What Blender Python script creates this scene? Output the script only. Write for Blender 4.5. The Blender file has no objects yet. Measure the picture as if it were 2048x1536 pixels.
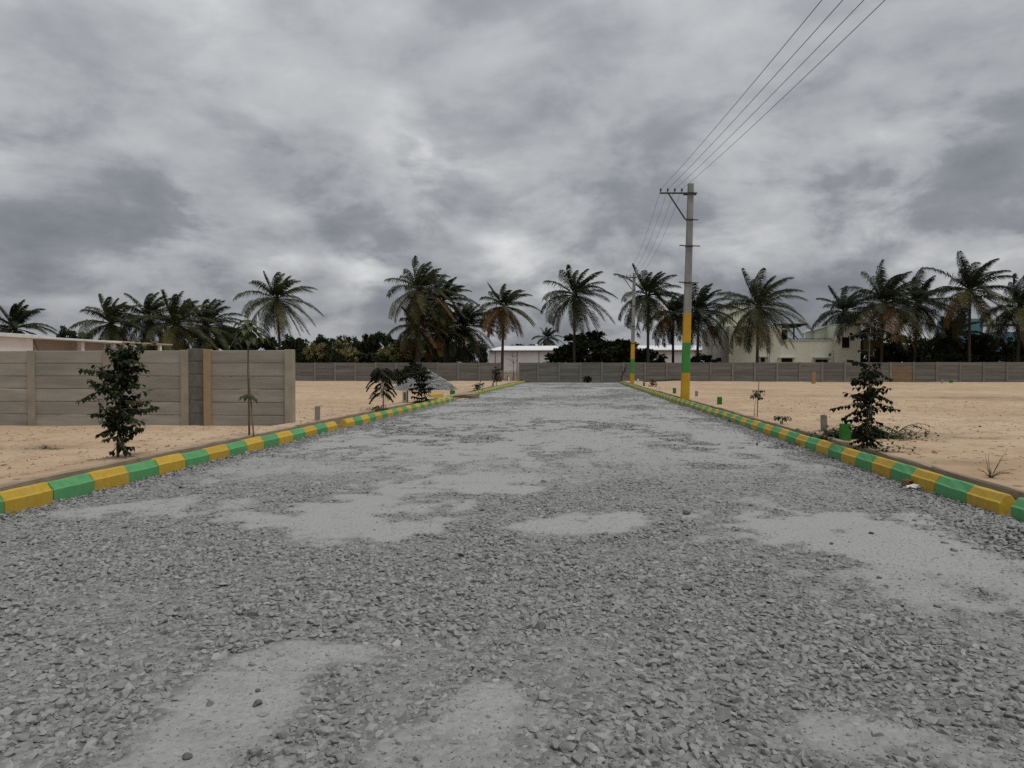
import bpy, bmesh, math, random
import numpy as np
from mathutils import Vector, Matrix

random.seed(7)
rng = np.random.default_rng(11)
S = bpy.context.scene
COL = S.collection
R = math.radians

# ------------------------------------------------------------------ camera
F = 1480.0                       # focal length in pixels of a 2048 px wide picture
YAW = math.atan(134 / F)         # the road runs along +Y, the camera looks a little to its left
PIT = math.atan(30 / F)
CAMZ = 1.5
cam = bpy.data.cameras.new('camera')
cam.sensor_width = 36.0
cam.lens = F / 2048 * 36.0
cam.clip_start = 0.05
cam.clip_end = 3000
camo = bpy.data.objects.new('camera', cam)
camo.location = (0, 0, CAMZ)
camo.rotation_euler = (R(90) - PIT, 0, YAW)
COL.objects.link(camo)
S.camera = camo

FWD = Vector((-math.sin(YAW) * math.cos(PIT), math.cos(YAW) * math.cos(PIT), -math.sin(PIT)))
RGT = Vector((math.cos(YAW), math.sin(YAW), 0))
UPV = RGT.cross(FWD)
EYE = Vector((0, 0, CAMZ))

def ray(px, py):
    return FWD + RGT * ((px - 1024) / F) - UPV * ((py - 768) / F)
def P(px, py, Y):                # point of the vertical plane y = Y
    d = ray(px, py)
    return EYE + d * (Y / d.y)
def Z(px, py, z):                # point of the horizontal plane z
    d = ray(px, py)
    return EYE + d * ((z - CAMZ) / d.z)
def XP(px, py, X):               # point of the plane x = X
    d = ray(px, py)
    return EYE + d * (X / d.x)

# ------------------------------------------------------------------ node helpers
def nn(nt, typ, **kw):
    n = nt.nodes.new(typ)
    for k, v in kw.items():
        if k in n.inputs.keys():
            n.inputs[k].default_value = v
        else:
            setattr(n, k, v)
    return n
def lk(nt, a, b):
    nt.links.new(a, b)
def ramp(nt, fac, stops):
    r = nt.nodes.new('ShaderNodeValToRGB')
    e = r.color_ramp.elements
    while len(e) > 1:
        e.remove(e[-1])
    e[0].position = stops[0][0]
    e[0].color = (*stops[0][1], 1)
    for p, c in stops[1:]:
        q = e.new(p)
        q.color = (*c, 1)
    if fac is not None:
        lk(nt, fac, r.inputs[0])
    return r.outputs[0]
def math_(nt, op, a, b=None, c=None):
    n = nt.nodes.new('ShaderNodeMath')
    n.operation = op
    for i, v in enumerate((a, b, c)):
        if v is None:
            continue
        if isinstance(v, (int, float)):
            n.inputs[i].default_value = v
        else:
            lk(nt, v, n.inputs[i])
    return n.outputs[0]
def vmath(nt, op, a, b=None):
    n = nt.nodes.new('ShaderNodeVectorMath')
    n.operation = op
    for i, v in enumerate((a, b)):
        if v is None:
            continue
        if isinstance(v, (tuple, list, Vector)):
            n.inputs[i].default_value = tuple(v)
        else:
            lk(nt, v, n.inputs[i])
    return n.outputs['Value'] if op in ('DOT_PRODUCT', 'LENGTH') else n.outputs[0]
def noise(nt, vec, scale, detail=4, rough=.55, dist=0.0):
    n = nt.nodes.new('ShaderNodeTexNoise')
    n.inputs['Scale'].default_value = scale
    n.inputs['Detail'].default_value = detail
    n.inputs['Roughness'].default_value = rough
    n.inputs['Distortion'].default_value = dist
    lk(nt, vec, n.inputs['Vector'])
    return n.outputs['Fac']
def mixc(nt, fac, a, b, mode='MIX'):
    n = nt.nodes.new('ShaderNodeMix')
    n.data_type = 'RGBA'
    n.blend_type = mode
    for sock, v in ((n.inputs[0], fac), (n.inputs[6], a), (n.inputs[7], b)):
        if isinstance(v, (int, float)):
            sock.default_value = v
        elif isinstance(v, (tuple, list)):
            sock.default_value = (*v, 1)
        else:
            lk(nt, v, sock)
    return n.outputs[2]
def mrange(nt, v, a, b, c=0.0, d=1.0, smooth=True):
    n = nt.nodes.new('ShaderNodeMapRange')
    n.interpolation_type = 'SMOOTHSTEP' if smooth else 'LINEAR'
    lk(nt, v, n.inputs[0])
    for i, x in zip((1, 2, 3, 4), (a, b, c, d)):
        n.inputs[i].default_value = x
    return n.outputs[0]

# ------------------------------------------------------------------ world: heavy broken overcast
SUN_EL, SUN_AZ = R(66), R(125)   # azimuth from +Y, clockwise: high, behind the camera on the right
W = bpy.data.worlds.new('World')
S.world = W
W.use_nodes = True
nt = W.node_tree
nt.nodes.clear()
tc = nt.nodes.new('ShaderNodeTexCoord')
D = vmath(nt, 'NORMALIZE', tc.outputs['Generated'])
sx = nt.nodes.new('ShaderNodeSeparateXYZ')
lk(nt, D, sx.inputs[0])
elev = math_(nt, 'MAXIMUM', sx.outputs[2], 0.0)
zz = math_(nt, 'ADD', elev, 0.24)
cx = nt.nodes.new('ShaderNodeCombineXYZ')
lk(nt, math_(nt, 'DIVIDE', sx.outputs[0], zz), cx.inputs[0])
lk(nt, math_(nt, 'DIVIDE', sx.outputs[1], zz), cx.inputs[1])
lk(nt, math_(nt, 'MULTIPLY', elev, 1.2), cx.inputs[2])
UV = cx.outputs[0]
big = noise(nt, vmath(nt, 'ADD', UV, (3.1, 1.7, 0)), 1.0, 4, .5, .3)
mid = noise(nt, vmath(nt, 'ADD', UV, (7.3, 4.2, 2)), 2.6, 9, .52, .25)
stretch = vmath(nt, 'MULTIPLY', D, (1, 1, 1.9))
puff = noise(nt, vmath(nt, 'ADD', stretch, (5.2, .4, 1.3)), 6.5, 10, .56, .25)
fine = noise(nt, vmath(nt, 'ADD', stretch, (2.2, 5.4, .3)), 15.0, 8, .58, .2)
soft = noise(nt, vmath(nt, 'ADD', stretch, (1.2, 2.4, .3)), 2.4, 4, .5, .2)
low = mrange(nt, sx.outputs[2], .06, .40, 1.0, .42)        # crisper heaps lower down, smoother deck above
pf = math_(nt, 'MULTIPLY', math_(nt, 'SUBTRACT', puff, .5), low)
ff = math_(nt, 'MULTIPLY', math_(nt, 'SUBTRACT', fine, .5), low)
v = math_(nt, 'MULTIPLY_ADD', math_(nt, 'SUBTRACT', big, .5), .26, .525)
v = math_(nt, 'MULTIPLY_ADD', math_(nt, 'SUBTRACT', mid, .5), .34, v)
v = math_(nt, 'MULTIPLY_ADD', pf, .74, v)
v = math_(nt, 'MULTIPLY_ADD', ff, .26, v)
v = math_(nt, 'MULTIPLY_ADD', math_(nt, 'MULTIPLY', mrange(nt, puff, .42, .57, -.5, .5), low), .075, v)
v = math_(nt, 'MULTIPLY_ADD', math_(nt, 'SUBTRACT', soft, .5), .22, v)
# thin places in the cover where more light comes through
for px, py, s, amt in ((722, 540, .0007, .20), (1000, 515, .0006, .12), (850, 325, .0022, .05), (355, 425, .0006, .09),
                       (270, 490, .0008, .10), (1850, 350, .005, .07), (1480, 450, .003, .07), (820, 430, .0009, .07),
                       (1090, 570, .0015, .05), (1750, 470, .003, .06), (1560, 330, .004, .03)):
    d = ray(px, py).normalized()
    dd = math_(nt, 'SUBTRACT', 1.0, vmath(nt, 'DOT_PRODUCT', D, d))
    g = math_(nt, 'POWER', 2.718, math_(nt, 'MULTIPLY', dd, -1.0 / s))
    v = math_(nt, 'ADD', v, math_(nt, 'MULTIPLY', math_(nt, 'MULTIPLY', g, amt), mrange(nt, puff, .38, .58)))
# dark bellies
for px, py, s, amt in ((270, 370, .004, .05), (620, 400, .0025, .04), (1230, 370, .004, .05), (700, 620, .006, .06),
                       (1450, 560, .004, .05), (100, 600, .012, .10), (330, 560, .006, .06), (560, 650, .004, .06), (1250, 650, .004, .03), (1600, 640, .004, .04), (1650, 600, .006, .05), (1900, 230, .008, .04)):
    d = ray(px, py).normalized()
    dd = math_(nt, 'SUBTRACT', 1.0, vmath(nt, 'DOT_PRODUCT', D, d))
    g = math_(nt, 'POWER', 2.718, math_(nt, 'MULTIPLY', dd, -1.0 / s))
    v = math_(nt, 'SUBTRACT', v, math_(nt, 'MULTIPLY', g, amt))
cloud = ramp(nt, v, [(.26, (.150, .160, .178)), (.42, (.212, .222, .241)), (.52, (.285, .293, .310)),
                     (.63, (.365, .374, .386)), (.80, (.56, .57, .57))])
lift = math_(nt, 'ADD', math_(nt, 'MULTIPLY', elev, .75), .92)
cloud = mixc(nt, 1.0, cloud, lift, 'MULTIPLY')
sky = nt.nodes.new('ShaderNodeTexSky')
sky.sky_type = 'NISHITA'
sky.sun_disc = False
sky.sun_elevation = SUN_EL
sky.sun_rotation = SUN_AZ
sky.dust_density = 2.0
bgs = nn(nt, 'ShaderNodeBackground', Strength=0.05)
lk(nt, sky.outputs[0], bgs.inputs[0])
bgc = nn(nt, 'ShaderNodeBackground', Strength=1.0)
lk(nt, cloud, bgc.inputs[0])
mx = nn(nt, 'ShaderNodeMixShader')
mx.inputs[0].default_value = .96          # cloud cover
lk(nt, bgs.outputs[0], mx.inputs[1])
lk(nt, bgc.outputs[0], mx.inputs[2])
wo = nt.nodes.new('ShaderNodeOutputWorld')
lk(nt, mx.outputs[0], wo.inputs[0])

sun = bpy.data.lights.new('sun', 'SUN')
sun.energy = 1.5
sun.angle = R(28)
sun.color = (1.0, .965, .91)
suno = bpy.data.objects.new('sun', sun)
suno.rotation_euler = Vector((-math.sin(SUN_AZ) * math.cos(SUN_EL), -math.cos(SUN_AZ) * math.cos(SUN_EL), -math.sin(SUN_EL))).to_track_quat('-Z', 'Y').to_euler()
COL.objects.link(suno)

vs = S.view_settings
vs.view_transform = 'Standard'
vs.look = 'None'
vs.exposure = 0.30
vs.gamma = 1.0
vs.use_curve_mapping = False
S.cycles.use_denoising = False
S.cycles.max_bounces = 6
S.cycles.transparent_max_bounces = 8

# ------------------------------------------------------------------ materials
def mat(name, c1, c2=None, scale=3.0, rough=.85, bump=.15, bscale=40.0, c3=None, amt3=.35, vary=.10, spec=.25, stretch=(1, 1, 1), trans=0.0, detail=5):
    """Two-tone noise colour, a sparse third tone for stains, fine bump, per-object variation."""
    if c2 is None:
        c2 = tuple(x * .72 for x in c1)
    m = bpy.data.materials.new(name)
    m.use_nodes = True
    t = m.node_tree
    b = t.nodes['Principled BSDF']
    b.inputs['Roughness'].default_value = rough
    b.inputs['Specular IOR Level'].default_value = spec
    tc = t.nodes.new('ShaderNodeTexCoord')
    oi = t.nodes.new('ShaderNodeObjectInfo')
    off = vmath(t, 'MULTIPLY', oi.outputs['Location'], (3.7, 5.1, 2.3))
    vec = vmath(t, 'ADD', tc.outputs['Object'], off)
    vec = vmath(t, 'MULTIPLY', vec, stretch)
    n1 = noise(t, vec, scale, detail, .6)
    col = ramp(t, n1, [(.32, c2), (.66, c1)])
    if c3 is not None:
        n3 = noise(t, vec, scale * .6, 6, .65, .8)
        col = mixc(t, mrange(t, n3, .56, .72, 0, amt3), col, c3)
    if vary:
        val = math_(t, 'MULTIPLY_ADD', oi.outputs['Random'], vary * 2, 1 - vary)
        col = mixc(t, 1.0, col, val, 'MULTIPLY')
    lk(t, col, b.inputs['Base Color'])
    if bump:
        n2 = noise(t, vec, bscale, 4, .6)
        bn = nn(t, 'ShaderNodeBump', Strength=bump, Distance=.02)
        lk(t, n2, bn.inputs['Height'])
        lk(t, bn.outputs[0], b.inputs['Normal'])
    if trans:
        out = t.nodes['Material Output']
        tr = t.nodes.new('ShaderNodeBsdfTranslucent')
        lk(t, col, tr.inputs[0])
        ms = nn(t, 'ShaderNodeMixShader')
        ms.inputs[0].default_value = trans
        lk(t, b.outputs[0], ms.inputs[1])
        lk(t, tr.outputs[0], ms.inputs[2])
        lk(t, ms.outputs[0], out.inputs[0])
    return m

M = {}
M['kerb_green'] = mat('painted_green', (.100, .315, .125), (.082, .258, .102), 9, .62, .25, 60, c3=(.16, .2, .13), amt3=.30, vary=.08)
M['kerb_yellow'] = mat('painted_yellow', (.50, .335, .040), (.43, .275, .034), 9, .62, .25, 60, c3=(.30, .25, .15), amt3=.28, vary=.07)
M['box_green'] = mat('marker_green', (.035, .17, .022), (.028, .13, .02), 8, .6, .15, 50, c3=(.09, .12, .05), vary=.08)
M['pole_green'] = mat('pole_green_paint', (.05, .24, .045), (.04, .19, .04), 3, .55, .2, 50, c3=(.10, .19, .07), vary=0)
M['pole_yellow'] = mat('pole_yellow_paint', (.48, .29, .018), (.40, .235, .016), 3, .55, .2, 50, c3=(.30, .22, .08), vary=0)
M['concrete'] = mat('precast_concrete', (.305, .283, .243), (.198, .184, .158), 2.2, .9, .35, 45, c3=(.29, .265, .23), amt3=.5, vary=.12, stretch=(.5, 1, 1.6))
M['concrete_far'] = mat('weathered_concrete', (.165, .158, .138), (.105, .100, .088), 2.6, .92, .3, 30, c3=(.235, .225, .20), amt3=.55, vary=.14, stretch=(.35, 1, 2.2))
M['concrete_dark'] = mat('dark_concrete', (.145, .138, .122), (.095, .09, .08), 3.5, .9, .35, 45, vary=.10)
M['concrete_brown'] = mat('earth_stained_concrete', (.20, .145, .09), (.15, .11, .07), 2.5, .92, .3, 40, vary=.06)
M['post_near'] = mat('precast_post', (.305, .27, .215), (.23, .205, .162), 2.5, .9, .3, 50, vary=.06)
M['post_tan'] = mat('tan_post', (.31, .225, .135), (.25, .18, .105), 2.5, .9, .3, 50, vary=.04)
M['post_far'] = mat('far_post', (.20, .19, .165), (.15, .142, .122), 2.5, .9, .3, 40, vary=.12)
M['edging'] = mat('edging_concrete', (.32, .255, .18), (.24, .19, .135), 3.0, .92, .4, 40, c3=(.38, .28, .18), amt3=.6, vary=0)
M['mortar'] = mat('mortar', (.28, .25, .2), None, 6, .95, .4, 40, vary=0)
M['pole'] = mat('pole_concrete', (.262, .262, .256), (.178, .178, .174), 3.5, .9, .3, 40, c3=(.12, .105, .09), amt3=.5, vary=.05, stretch=(1, 1, .35))
M['iron'] = mat('dark_iron', (.028, .027, .027), None, 8, .6, .1, 50, spec=.4)
M['wire'] = mat('aluminium_wire', (.085, .085, .09), None, 4, .5, 0, vary=0, spec=.5)
M['porcelain'] = mat('insulator_porcelain', (.03, .024, .022), None, 6, .35, 0, spec=.5)
M['palm_trunk'] = mat('palm_trunk', (.072, .060, .048), (.04, .034, .028), 5, .95, .5, 14, vary=.12, stretch=(1, 1, 5))
M['bark'] = mat('bark', (.085, .066, .048), (.045, .036, .026), 8, .95, .5, 30, stretch=(1, 1, .3))
M['sapling_bark'] = mat('sapling_bark', (.20, .155, .105), (.13, .10, .07), 16, .9, .4, 60, stretch=(1, 1, .4))
M['frond'] = mat('palm_frond', (.044, .050, .016), (.022, .029, .011), 1.1, .62, 0, vary=.28, spec=.2, trans=.12)
M['frond_dark'] = mat('dark_palm_frond', (.024, .031, .013), (.012, .018, .008), 1.1, .62, 0, vary=.25, spec=.2, trans=.10)
M['frond_olive'] = mat('olive_palm_frond', (.080, .070, .021), (.042, .043, .014), 1.0, .66, 0, vary=.22, spec=.18, trans=.12)
M['frond_dry'] = mat('dry_palm_frond', (.150, .082, .030), (.085, .048, .020), 1.2, .85, 0, vary=.2, spec=.1, trans=.10)
M['leaf_dark'] = mat('dark_foliage', (.024, .031, .014), (.011, .016, .008), .8, .75, 0, vary=.2, spec=.12, trans=.06)
M['leaf_mid'] = mat('mid_foliage', (.048, .056, .022), (.022, .028, .012), .8, .75, 0, vary=.2, spec=.12, trans=.08)
M['leaf_pale'] = mat('pale_flowering_foliage', (.25, .22, .10), (.13, .12, .055), 1.1, .8, 0, vary=.12, spec=.1, trans=.08)
M['sap_leaf'] = mat('sapling_leaf', (.030, .042, .016), (.012, .019, .008), 9, .72, 0, vary=.0, spec=.08, trans=.14)
M['sap_leaf_dark'] = mat('dark_sapling_leaf', (.019, .024, .010), (.008, .011, .006), 9, .75, 0, vary=.0, spec=.06, trans=.1)
M['sap_leaf_green'] = mat('green_sapling_leaf', (.050, .066, .017), (.024, .036, .011), 7, .5, 0, vary=.25, spec=.3, trans=.18)
M['weed'] = mat('weed_leaf', (.038, .060, .018), (.018, .030, .010), 7, .6, 0, vary=.2, spec=.25, trans=.15)
M['dry_grass'] = mat('dry_grass', (.12, .10, .045), (.05, .05, .02), 9, .8, 0)
M['stick'] = mat('dry_stick', (.26, .20, .12), (.16, .12, .075), 9, .9, .2, 40, vary=.3)
M['deadwood'] = mat('dead_branch', (.03, .024, .019), None, 9, .95, .3, 40)
M['white_wall'] = mat('white_plaster', (.76, .74, .72), (.68, .655, .635), 1.2, .9, .12, 30, c3=(.42, .38, .34), amt3=.4, vary=0, stretch=(1, 1, .3))
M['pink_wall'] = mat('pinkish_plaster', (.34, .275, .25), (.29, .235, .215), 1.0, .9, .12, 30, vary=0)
M['white_slab'] = mat('white_slab', (.66, .66, .66), (.55, .55, .55), 2, .85, .1, 30, vary=0)
M['canopy'] = mat('canopy_sheet', (.42, .39, .31), (.34, .31, .25), 2, .8, .1, 30, vary=0)
M['cream'] = mat('cream_plaster', (.62, .635, .52), (.55, .565, .46), .7, .9, .12, 20, c3=(.46, .47, .38), amt3=.40, vary=0, stretch=(1, 1, .25))
M['cream_shade'] = mat('shaded_cream_plaster', (.54, .55, .50), (.47, .48, .435), .8, .9, .12, 20, vary=0, stretch=(1, 1, .25))  # shaded copy of the cream: shade put into the colour of side wall and trim
M['glass_dark'] = mat('dark_glass', (.010, .010, .011), None, 3, .35, 0, vary=0, spec=.12)
M['wood_dark'] = mat('dark_timber', (.02, .018, .016), None, 4, .8, .2, 30)
M['shed_wall'] = mat('white_sheet_wall', (.58, .58, .59), (.52, .52, .53), .6, .7, .05, 20, vary=0, stretch=(1, 1, .2))
M['shed_roof'] = mat('white_sheet_roof', (.70, .705, .72), (.62, .62, .635), .7, .6, .05, 20, vary=0)
M['shed_trim'] = mat('shed_trim', (.16, .17, .18), None, 2, .7, 0, vary=0)
M['blue_wall'] = mat('blue_plaster', (.12, .245, .34), (.10, .205, .29), .8, .9, .1, 20, vary=0)
M['teal_wall'] = mat('teal_plaster', (.10, .21, .235), (.085, .18, .20), .8, .9, .1, 20, vary=0)
M['stub'] = mat('stub_concrete', (.25, .225, .195), (.18, .165, .145), 12, .92, .3, 60, vary=.1)
M['white_paint'] = mat('white_marker_paint', (.60, .58, .53), (.5, .48, .43), 10, .7, .1, 60)
M['brickwork'] = mat('orange_brick', (.36, .20, .105), (.28, .16, .09), 9, .92, .3, 60)
M['brown_brick'] = mat('brown_brick', (.21, .125, .055), (.13, .08, .04), 20, .92, .4, 90, vary=0)
M['paper'] = mat('white_paper', (.68, .69, .70), (.58, .59, .6), 20, .8, 0, vary=0)

def sand_material():
    m = bpy.data.materials.new('sandy_earth')
    m.use_nodes = True
    t = m.node_tree
    b = t.nodes['Principled BSDF']
    b.inputs['Roughness'].default_value = .95
    b.inputs['Specular IOR Level'].default_value = .1
    g = t.nodes.new('ShaderNodeNewGeometry')
    p = g.outputs['Position']
    n1 = noise(t, p, .16, 5, .55, .4)
    n2 = noise(t, p, 1.3, 7, .62, .2)
    n3 = noise(t, p, 7.0, 6, .65)
    col = ramp(t, n1, [(.30, (.380, .275, .182)), (.52, (.450, .336, .230)), (.70, (.500, .388, .275))])
    col = mixc(t, mrange(t, n2, .46, .66, 0, .62), col, (.325, .212, .130))
    col = mixc(t, mrange(t, n3, .52, .70, 0, .55), col, (.265, .178, .112))
    nx_ = noise(t, p, 26.0, 4, .7)
    col = mixc(t, mrange(t, nx_, .56, .72, 0, .40), col, (.20, .13, .08))
    # faint wheel tracks along X in the open plots
    st = vmath(t, 'MULTIPLY', p, (.06, 1.0, 0))
    n4 = noise(t, st, .9, 6, .65, .3)
    col = mixc(t, mrange(t, n4, .55, .70, 0, .42), col, (.345, .240, .158))
    # scattered pebbles and clods
    vo = t.nodes.new('ShaderNodeTexVoronoi')
    vo.inputs['Scale'].default_value = 4.2
    lk(t, p, vo.inputs['Vector'])
    sep = t.nodes.new('ShaderNodeSeparateColor')
    lk(t, vo.outputs['Color'], sep.inputs[0])
    peb = math_(t, 'MULTIPLY', mrange(t, vo.outputs['Distance'], .16, .28, 1, 0), mrange(t, sep.outputs[0], .58, .68))
    col = mixc(t, math_(t, 'MULTIPLY', peb, .85), col, (.13, .083, .052))
    # dark damp soil in patches
    n5 = noise(t, vmath(t, 'ADD', p, (31, 7, 0)), .11, 5, .6, .5)
    col = mixc(t, mrange(t, n5, .60, .74, 0, .55), col, (.225, .145, .095))
    at = t.nodes.new('ShaderNodeAttribute')
    at.attribute_name = 'soil'
    soil = math_(t, 'MULTIPLY', at.outputs['Fac'], mrange(t, n2, .25, .6, .55, 1))
    col = mixc(t, soil, col, (.115, .078, .048))
    lk(t, col, b.inputs['Base Color'])
    h = math_(t, 'ADD', math_(t, 'MULTIPLY', n2, .7), math_(t, 'ADD', math_(t, 'MULTIPLY', n3, .35), math_(t, 'MULTIPLY', peb, .25)))
    bn = nn(t, 'ShaderNodeBump', Strength=.8, Distance=.08)
    lk(t, h, bn.inputs['Height'])
    lk(t, bn.outputs[0], b.inputs['Normal'])
    return m
M['sand'] = sand_material()

def road_material():
    m = bpy.data.materials.new('stone_dust')
    m.use_nodes = True
    t = m.node_tree
    b = t.nodes['Principled BSDF']
    b.inputs['Roughness'].default_value = .93
    b.inputs['Specular IOR Level'].default_value = .15
    g = t.nodes.new('ShaderNodeNewGeometry')
    p = g.outputs['Position']
    at = t.nodes.new('ShaderNodeAttribute')
    at.attribute_name = 'dust'
    nb = noise(t, p, 4.0, 7, .65)
    nf = noise(t, p, 38, 6, .7)
    vo = t.nodes.new('ShaderNodeTexVoronoi')
    vo.inputs['Scale'].default_value = 21
    vo.inputs['Randomness'].default_value = 1.0
    lk(t, vmath(t, 'ADD', p, vmath(t, 'MULTIPLY', p, (0, 0, 0))), vo.inputs['Vector'])
    vs_ = t.nodes.new('ShaderNodeSeparateColor')
    lk(t, vo.outputs['Color'], vs_.inputs[0])
    stone = ramp(t, vs_.outputs[0], [(.0, (.145, .146, .145)), (.5, (.208, .209, .206)), (1.0, (.278, .279, .273))])
    ng = noise(t, p, 170, 3, .7)
    nf = math_(t, 'ADD', math_(t, 'MULTIPLY', nf, .6), math_(t, 'MULTIPLY', ng, .4))
    dustc = ramp(t, nf, [(.36, (.240, .241, .236)), (.62, (.372, .373, .366))])
    d = math_(t, 'ADD', at.outputs['Fac'], math_(t, 'MULTIPLY', math_(t, 'SUBTRACT', nb, .5), .9))
    dm = mrange(t, d, .10, .95)
    col = mixc(t, dm, stone, dustc)
    brown = noise(t, vmath(t, 'ADD', p, (3, 9, 0)), .55, 5, .6)
    col = mixc(t, mrange(t, brown, .60, .76, 0, .28), col, (.25, .205, .155))
    lk(t, col, b.inputs['Base Color'])
    hs = math_(t, 'MULTIPLY', math_(t, 'SUBTRACT', 1.0, vo.outputs['Distance']), math_(t, 'SUBTRACT', 1.0, math_(t, 'MULTIPLY', dm, .85)))
    h = math_(t, 'ADD', hs, math_(t, 'MULTIPLY', nf, .3))
    bn = nn(t, 'ShaderNodeBump', Strength=.9, Distance=.035)
    lk(t, h, bn.inputs['Height'])
    lk(t, bn.outputs[0], b.inputs['Normal'])
    return m
M['road'] = road_material()

def stone_material():
    m = bpy.data.materials.new('crushed_granite')
    m.use_nodes = True
    t = m.node_tree
    b = t.nodes['Principled BSDF']
    b.inputs['Roughness'].default_value = .9
    b.inputs['Specular IOR Level'].default_value = .2
    at = t.nodes.new('ShaderNodeAttribute')
    at.attribute_name = 'tone'
    g = t.nodes.new('ShaderNodeNewGeometry')
    n1 = noise(t, g.outputs['Position'], 55, 5, .7)
    col = ramp(t, at.outputs['Fac'], [(.0, (.134, .135, .134)), (.3, (.210, .211, .206)), (.75, (.270, .270, .262)), (.94, (.325, .323, .312)), (1.0, (.42, .41, .39))])
    val = mrange(t, n1, .25, .75, .72, 1.22, False)
    col = mixc(t, 1.0, col, val, 'MULTIPLY')
    # patches of pale stone flour
    flour = mrange(t, noise(t, g.outputs['Position'], 9, 5, .65), .42, .68, .05, .34)
    col = mixc(t, flour, col, (.345, .346, .338))
    lk(t, col, b.inputs['Base Color'])
    bn = nn(t, 'ShaderNodeBump', Strength=.5, Distance=.006)
    lk(t, noise(t, g.outputs['Position'], 130, 4, .7), bn.inputs['Height'])
    lk(t, bn.outputs[0], b.inputs['Normal'])
    return m
M['stone'] = stone_material()
M['rock_dark'] = mat('dark_rock', (.130, .132, .135), (.085, .087, .09), 22, .85, .6, 90, vary=.25)

# ------------------------------------------------------------------ object helpers
def tag(o, label=None, cat=None, group=None, kind=None):
    if label: o['label'] = label
    if cat: o['category'] = cat
    if group: o['group'] = group
    if kind: o['kind'] = kind
    return o
def empty(name, loc=(0, 0, 0), rz=0.0):
    o = bpy.data.objects.new(name, None)
    o.location = loc
    o.rotation_euler = (0, 0, rz)
    o.empty_display_size = .2
    COL.objects.link(o)
    return o
def link(name, me, parent=None, loc=(0, 0, 0), rot=(0, 0, 0), scale=(1, 1, 1)):
    o = bpy.data.objects.new(name, me)
    o.location = loc
    o.rotation_euler = rot
    o.scale = scale
    if parent is not None:
        o.parent = parent
    COL.objects.link(o)
    return o

class MB:
    """Collects simple shapes for one mesh."""
    def __init__(s):
        s.v, s.f, s.mi, s.cur = [], [], [], 0
    def add(s, vs, fs):
        k = len(s.v)
        s.v += [tuple(x) for x in vs]
        s.f += [tuple(i + k for i in f) for f in fs]
        s.mi += [s.cur] * len(fs)
    def box(s, a, b, ch=0.0):
        """Axis-aligned box a..b, all edges chamfered by ch."""
        x0, y0, z0 = a
        x1, y1, z1 = b
        if ch <= 0:
            s.add([(x0, y0, z0), (x1, y0, z0), (x1, y1, z0), (x0, y1, z0), (x0, y0, z1), (x1, y0, z1), (x1, y1, z1), (x0, y1, z1)],
                  [(0, 3, 2, 1), (4, 5, 6, 7), (0, 1, 5, 4), (1, 2, 6, 5), (2, 3, 7, 6), (3, 0, 4, 7)])
            return
        bm = bmesh.new()
        vs = [bm.verts.new(p) for p in [(x0, y0, z0), (x1, y0, z0), (x1, y1, z0), (x0, y1, z0), (x0, y0, z1), (x1, y0, z1), (x1, y1, z1), (x0, y1, z1)]]
        for f in [(0, 3, 2, 1), (4, 5, 6, 7), (0, 1, 5, 4), (1, 2, 6, 5), (2, 3, 7, 6), (3, 0, 4, 7)]:
            bm.faces.new([vs[i] for i in f])
        bmesh.ops.bevel(bm, geom=list(bm.edges), offset=ch, segments=1, affect='EDGES')
        bm.verts.index_update()
        s.add([v.co[:] for v in bm.verts], [tuple(v.index for v in f.verts) for f in bm.faces])
        bm.free()
    def prism(s, poly, axis, a, b):
        """Polygon of 2D points extruded along axis ('x','y','z') from a to b."""
        n = len(poly)
        def mk(p, t):
            return {'x': (t, p[0], p[1]), 'y': (p[0], t, p[1]), 'z': (p[0], p[1], t)}[axis]
        s.add([mk(p, a) for p in poly] + [mk(p, b) for p in poly],
              [tuple(range(n))[::-1], tuple(range(n, 2 * n))] + [(i, (i + 1) % n, n + (i + 1) % n, n + i) for i in range(n)])
    def tube(s, pts, rad, n=6, caps=True):
        pts = [Vector(p) for p in pts]
        m = len(pts)
        rads = rad if isinstance(rad, (list, tuple)) else [rad] * m
        vs = []
        prev = None
        for i, p in enumerate(pts):
            t = (pts[min(i + 1, m - 1)] - pts[max(i - 1, 0)])
            t = t.normalized() if t.length > 1e-9 else Vector((0, 0, 1))
            if prev is None:
                u = t.orthogonal().normalized()
            else:
                u = prev - t * prev.dot(t)
                u = u.normalized() if u.length > 1e-6 else t.orthogonal().normalized()
            prev = u
            w = t.cross(u)
            for k in range(n):
                a = 2 * math.pi * k / n
                vs.append(p + (u * math.cos(a) + w * math.sin(a)) * rads[i])
        fs = []
        for i in range(m - 1):
            for k in range(n):
                k2 = (k + 1) % n
                fs.append((i * n + k, i * n + k2, (i + 1) * n + k2, (i + 1) * n + k))
        if caps:
            fs.append(tuple(range(n))[::-1])
            fs.append(tuple(range((m - 1) * n, m * n)))
        s.add(vs, fs)
    def mesh(s, name, mats, smooth=False):
        me = bpy.data.meshes.new(name)
        me.from_pydata(s.v, [], s.f)
        for m in (mats if isinstance(mats, (list, tuple)) else [mats]):
            me.materials.append(m)
        if any(s.mi):
            me.polygons.foreach_set('material_index', s.mi)
        if smooth:
            me.polygons.foreach_set('use_smooth', [True] * len(me.polygons))
        me.update()
        return me
    def build(s, name, mats, parent=None, loc=(0, 0, 0), smooth=False, rot=(0, 0, 0)):
        return link(name, s.mesh(name, mats, smooth), parent, loc, rot)

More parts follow.
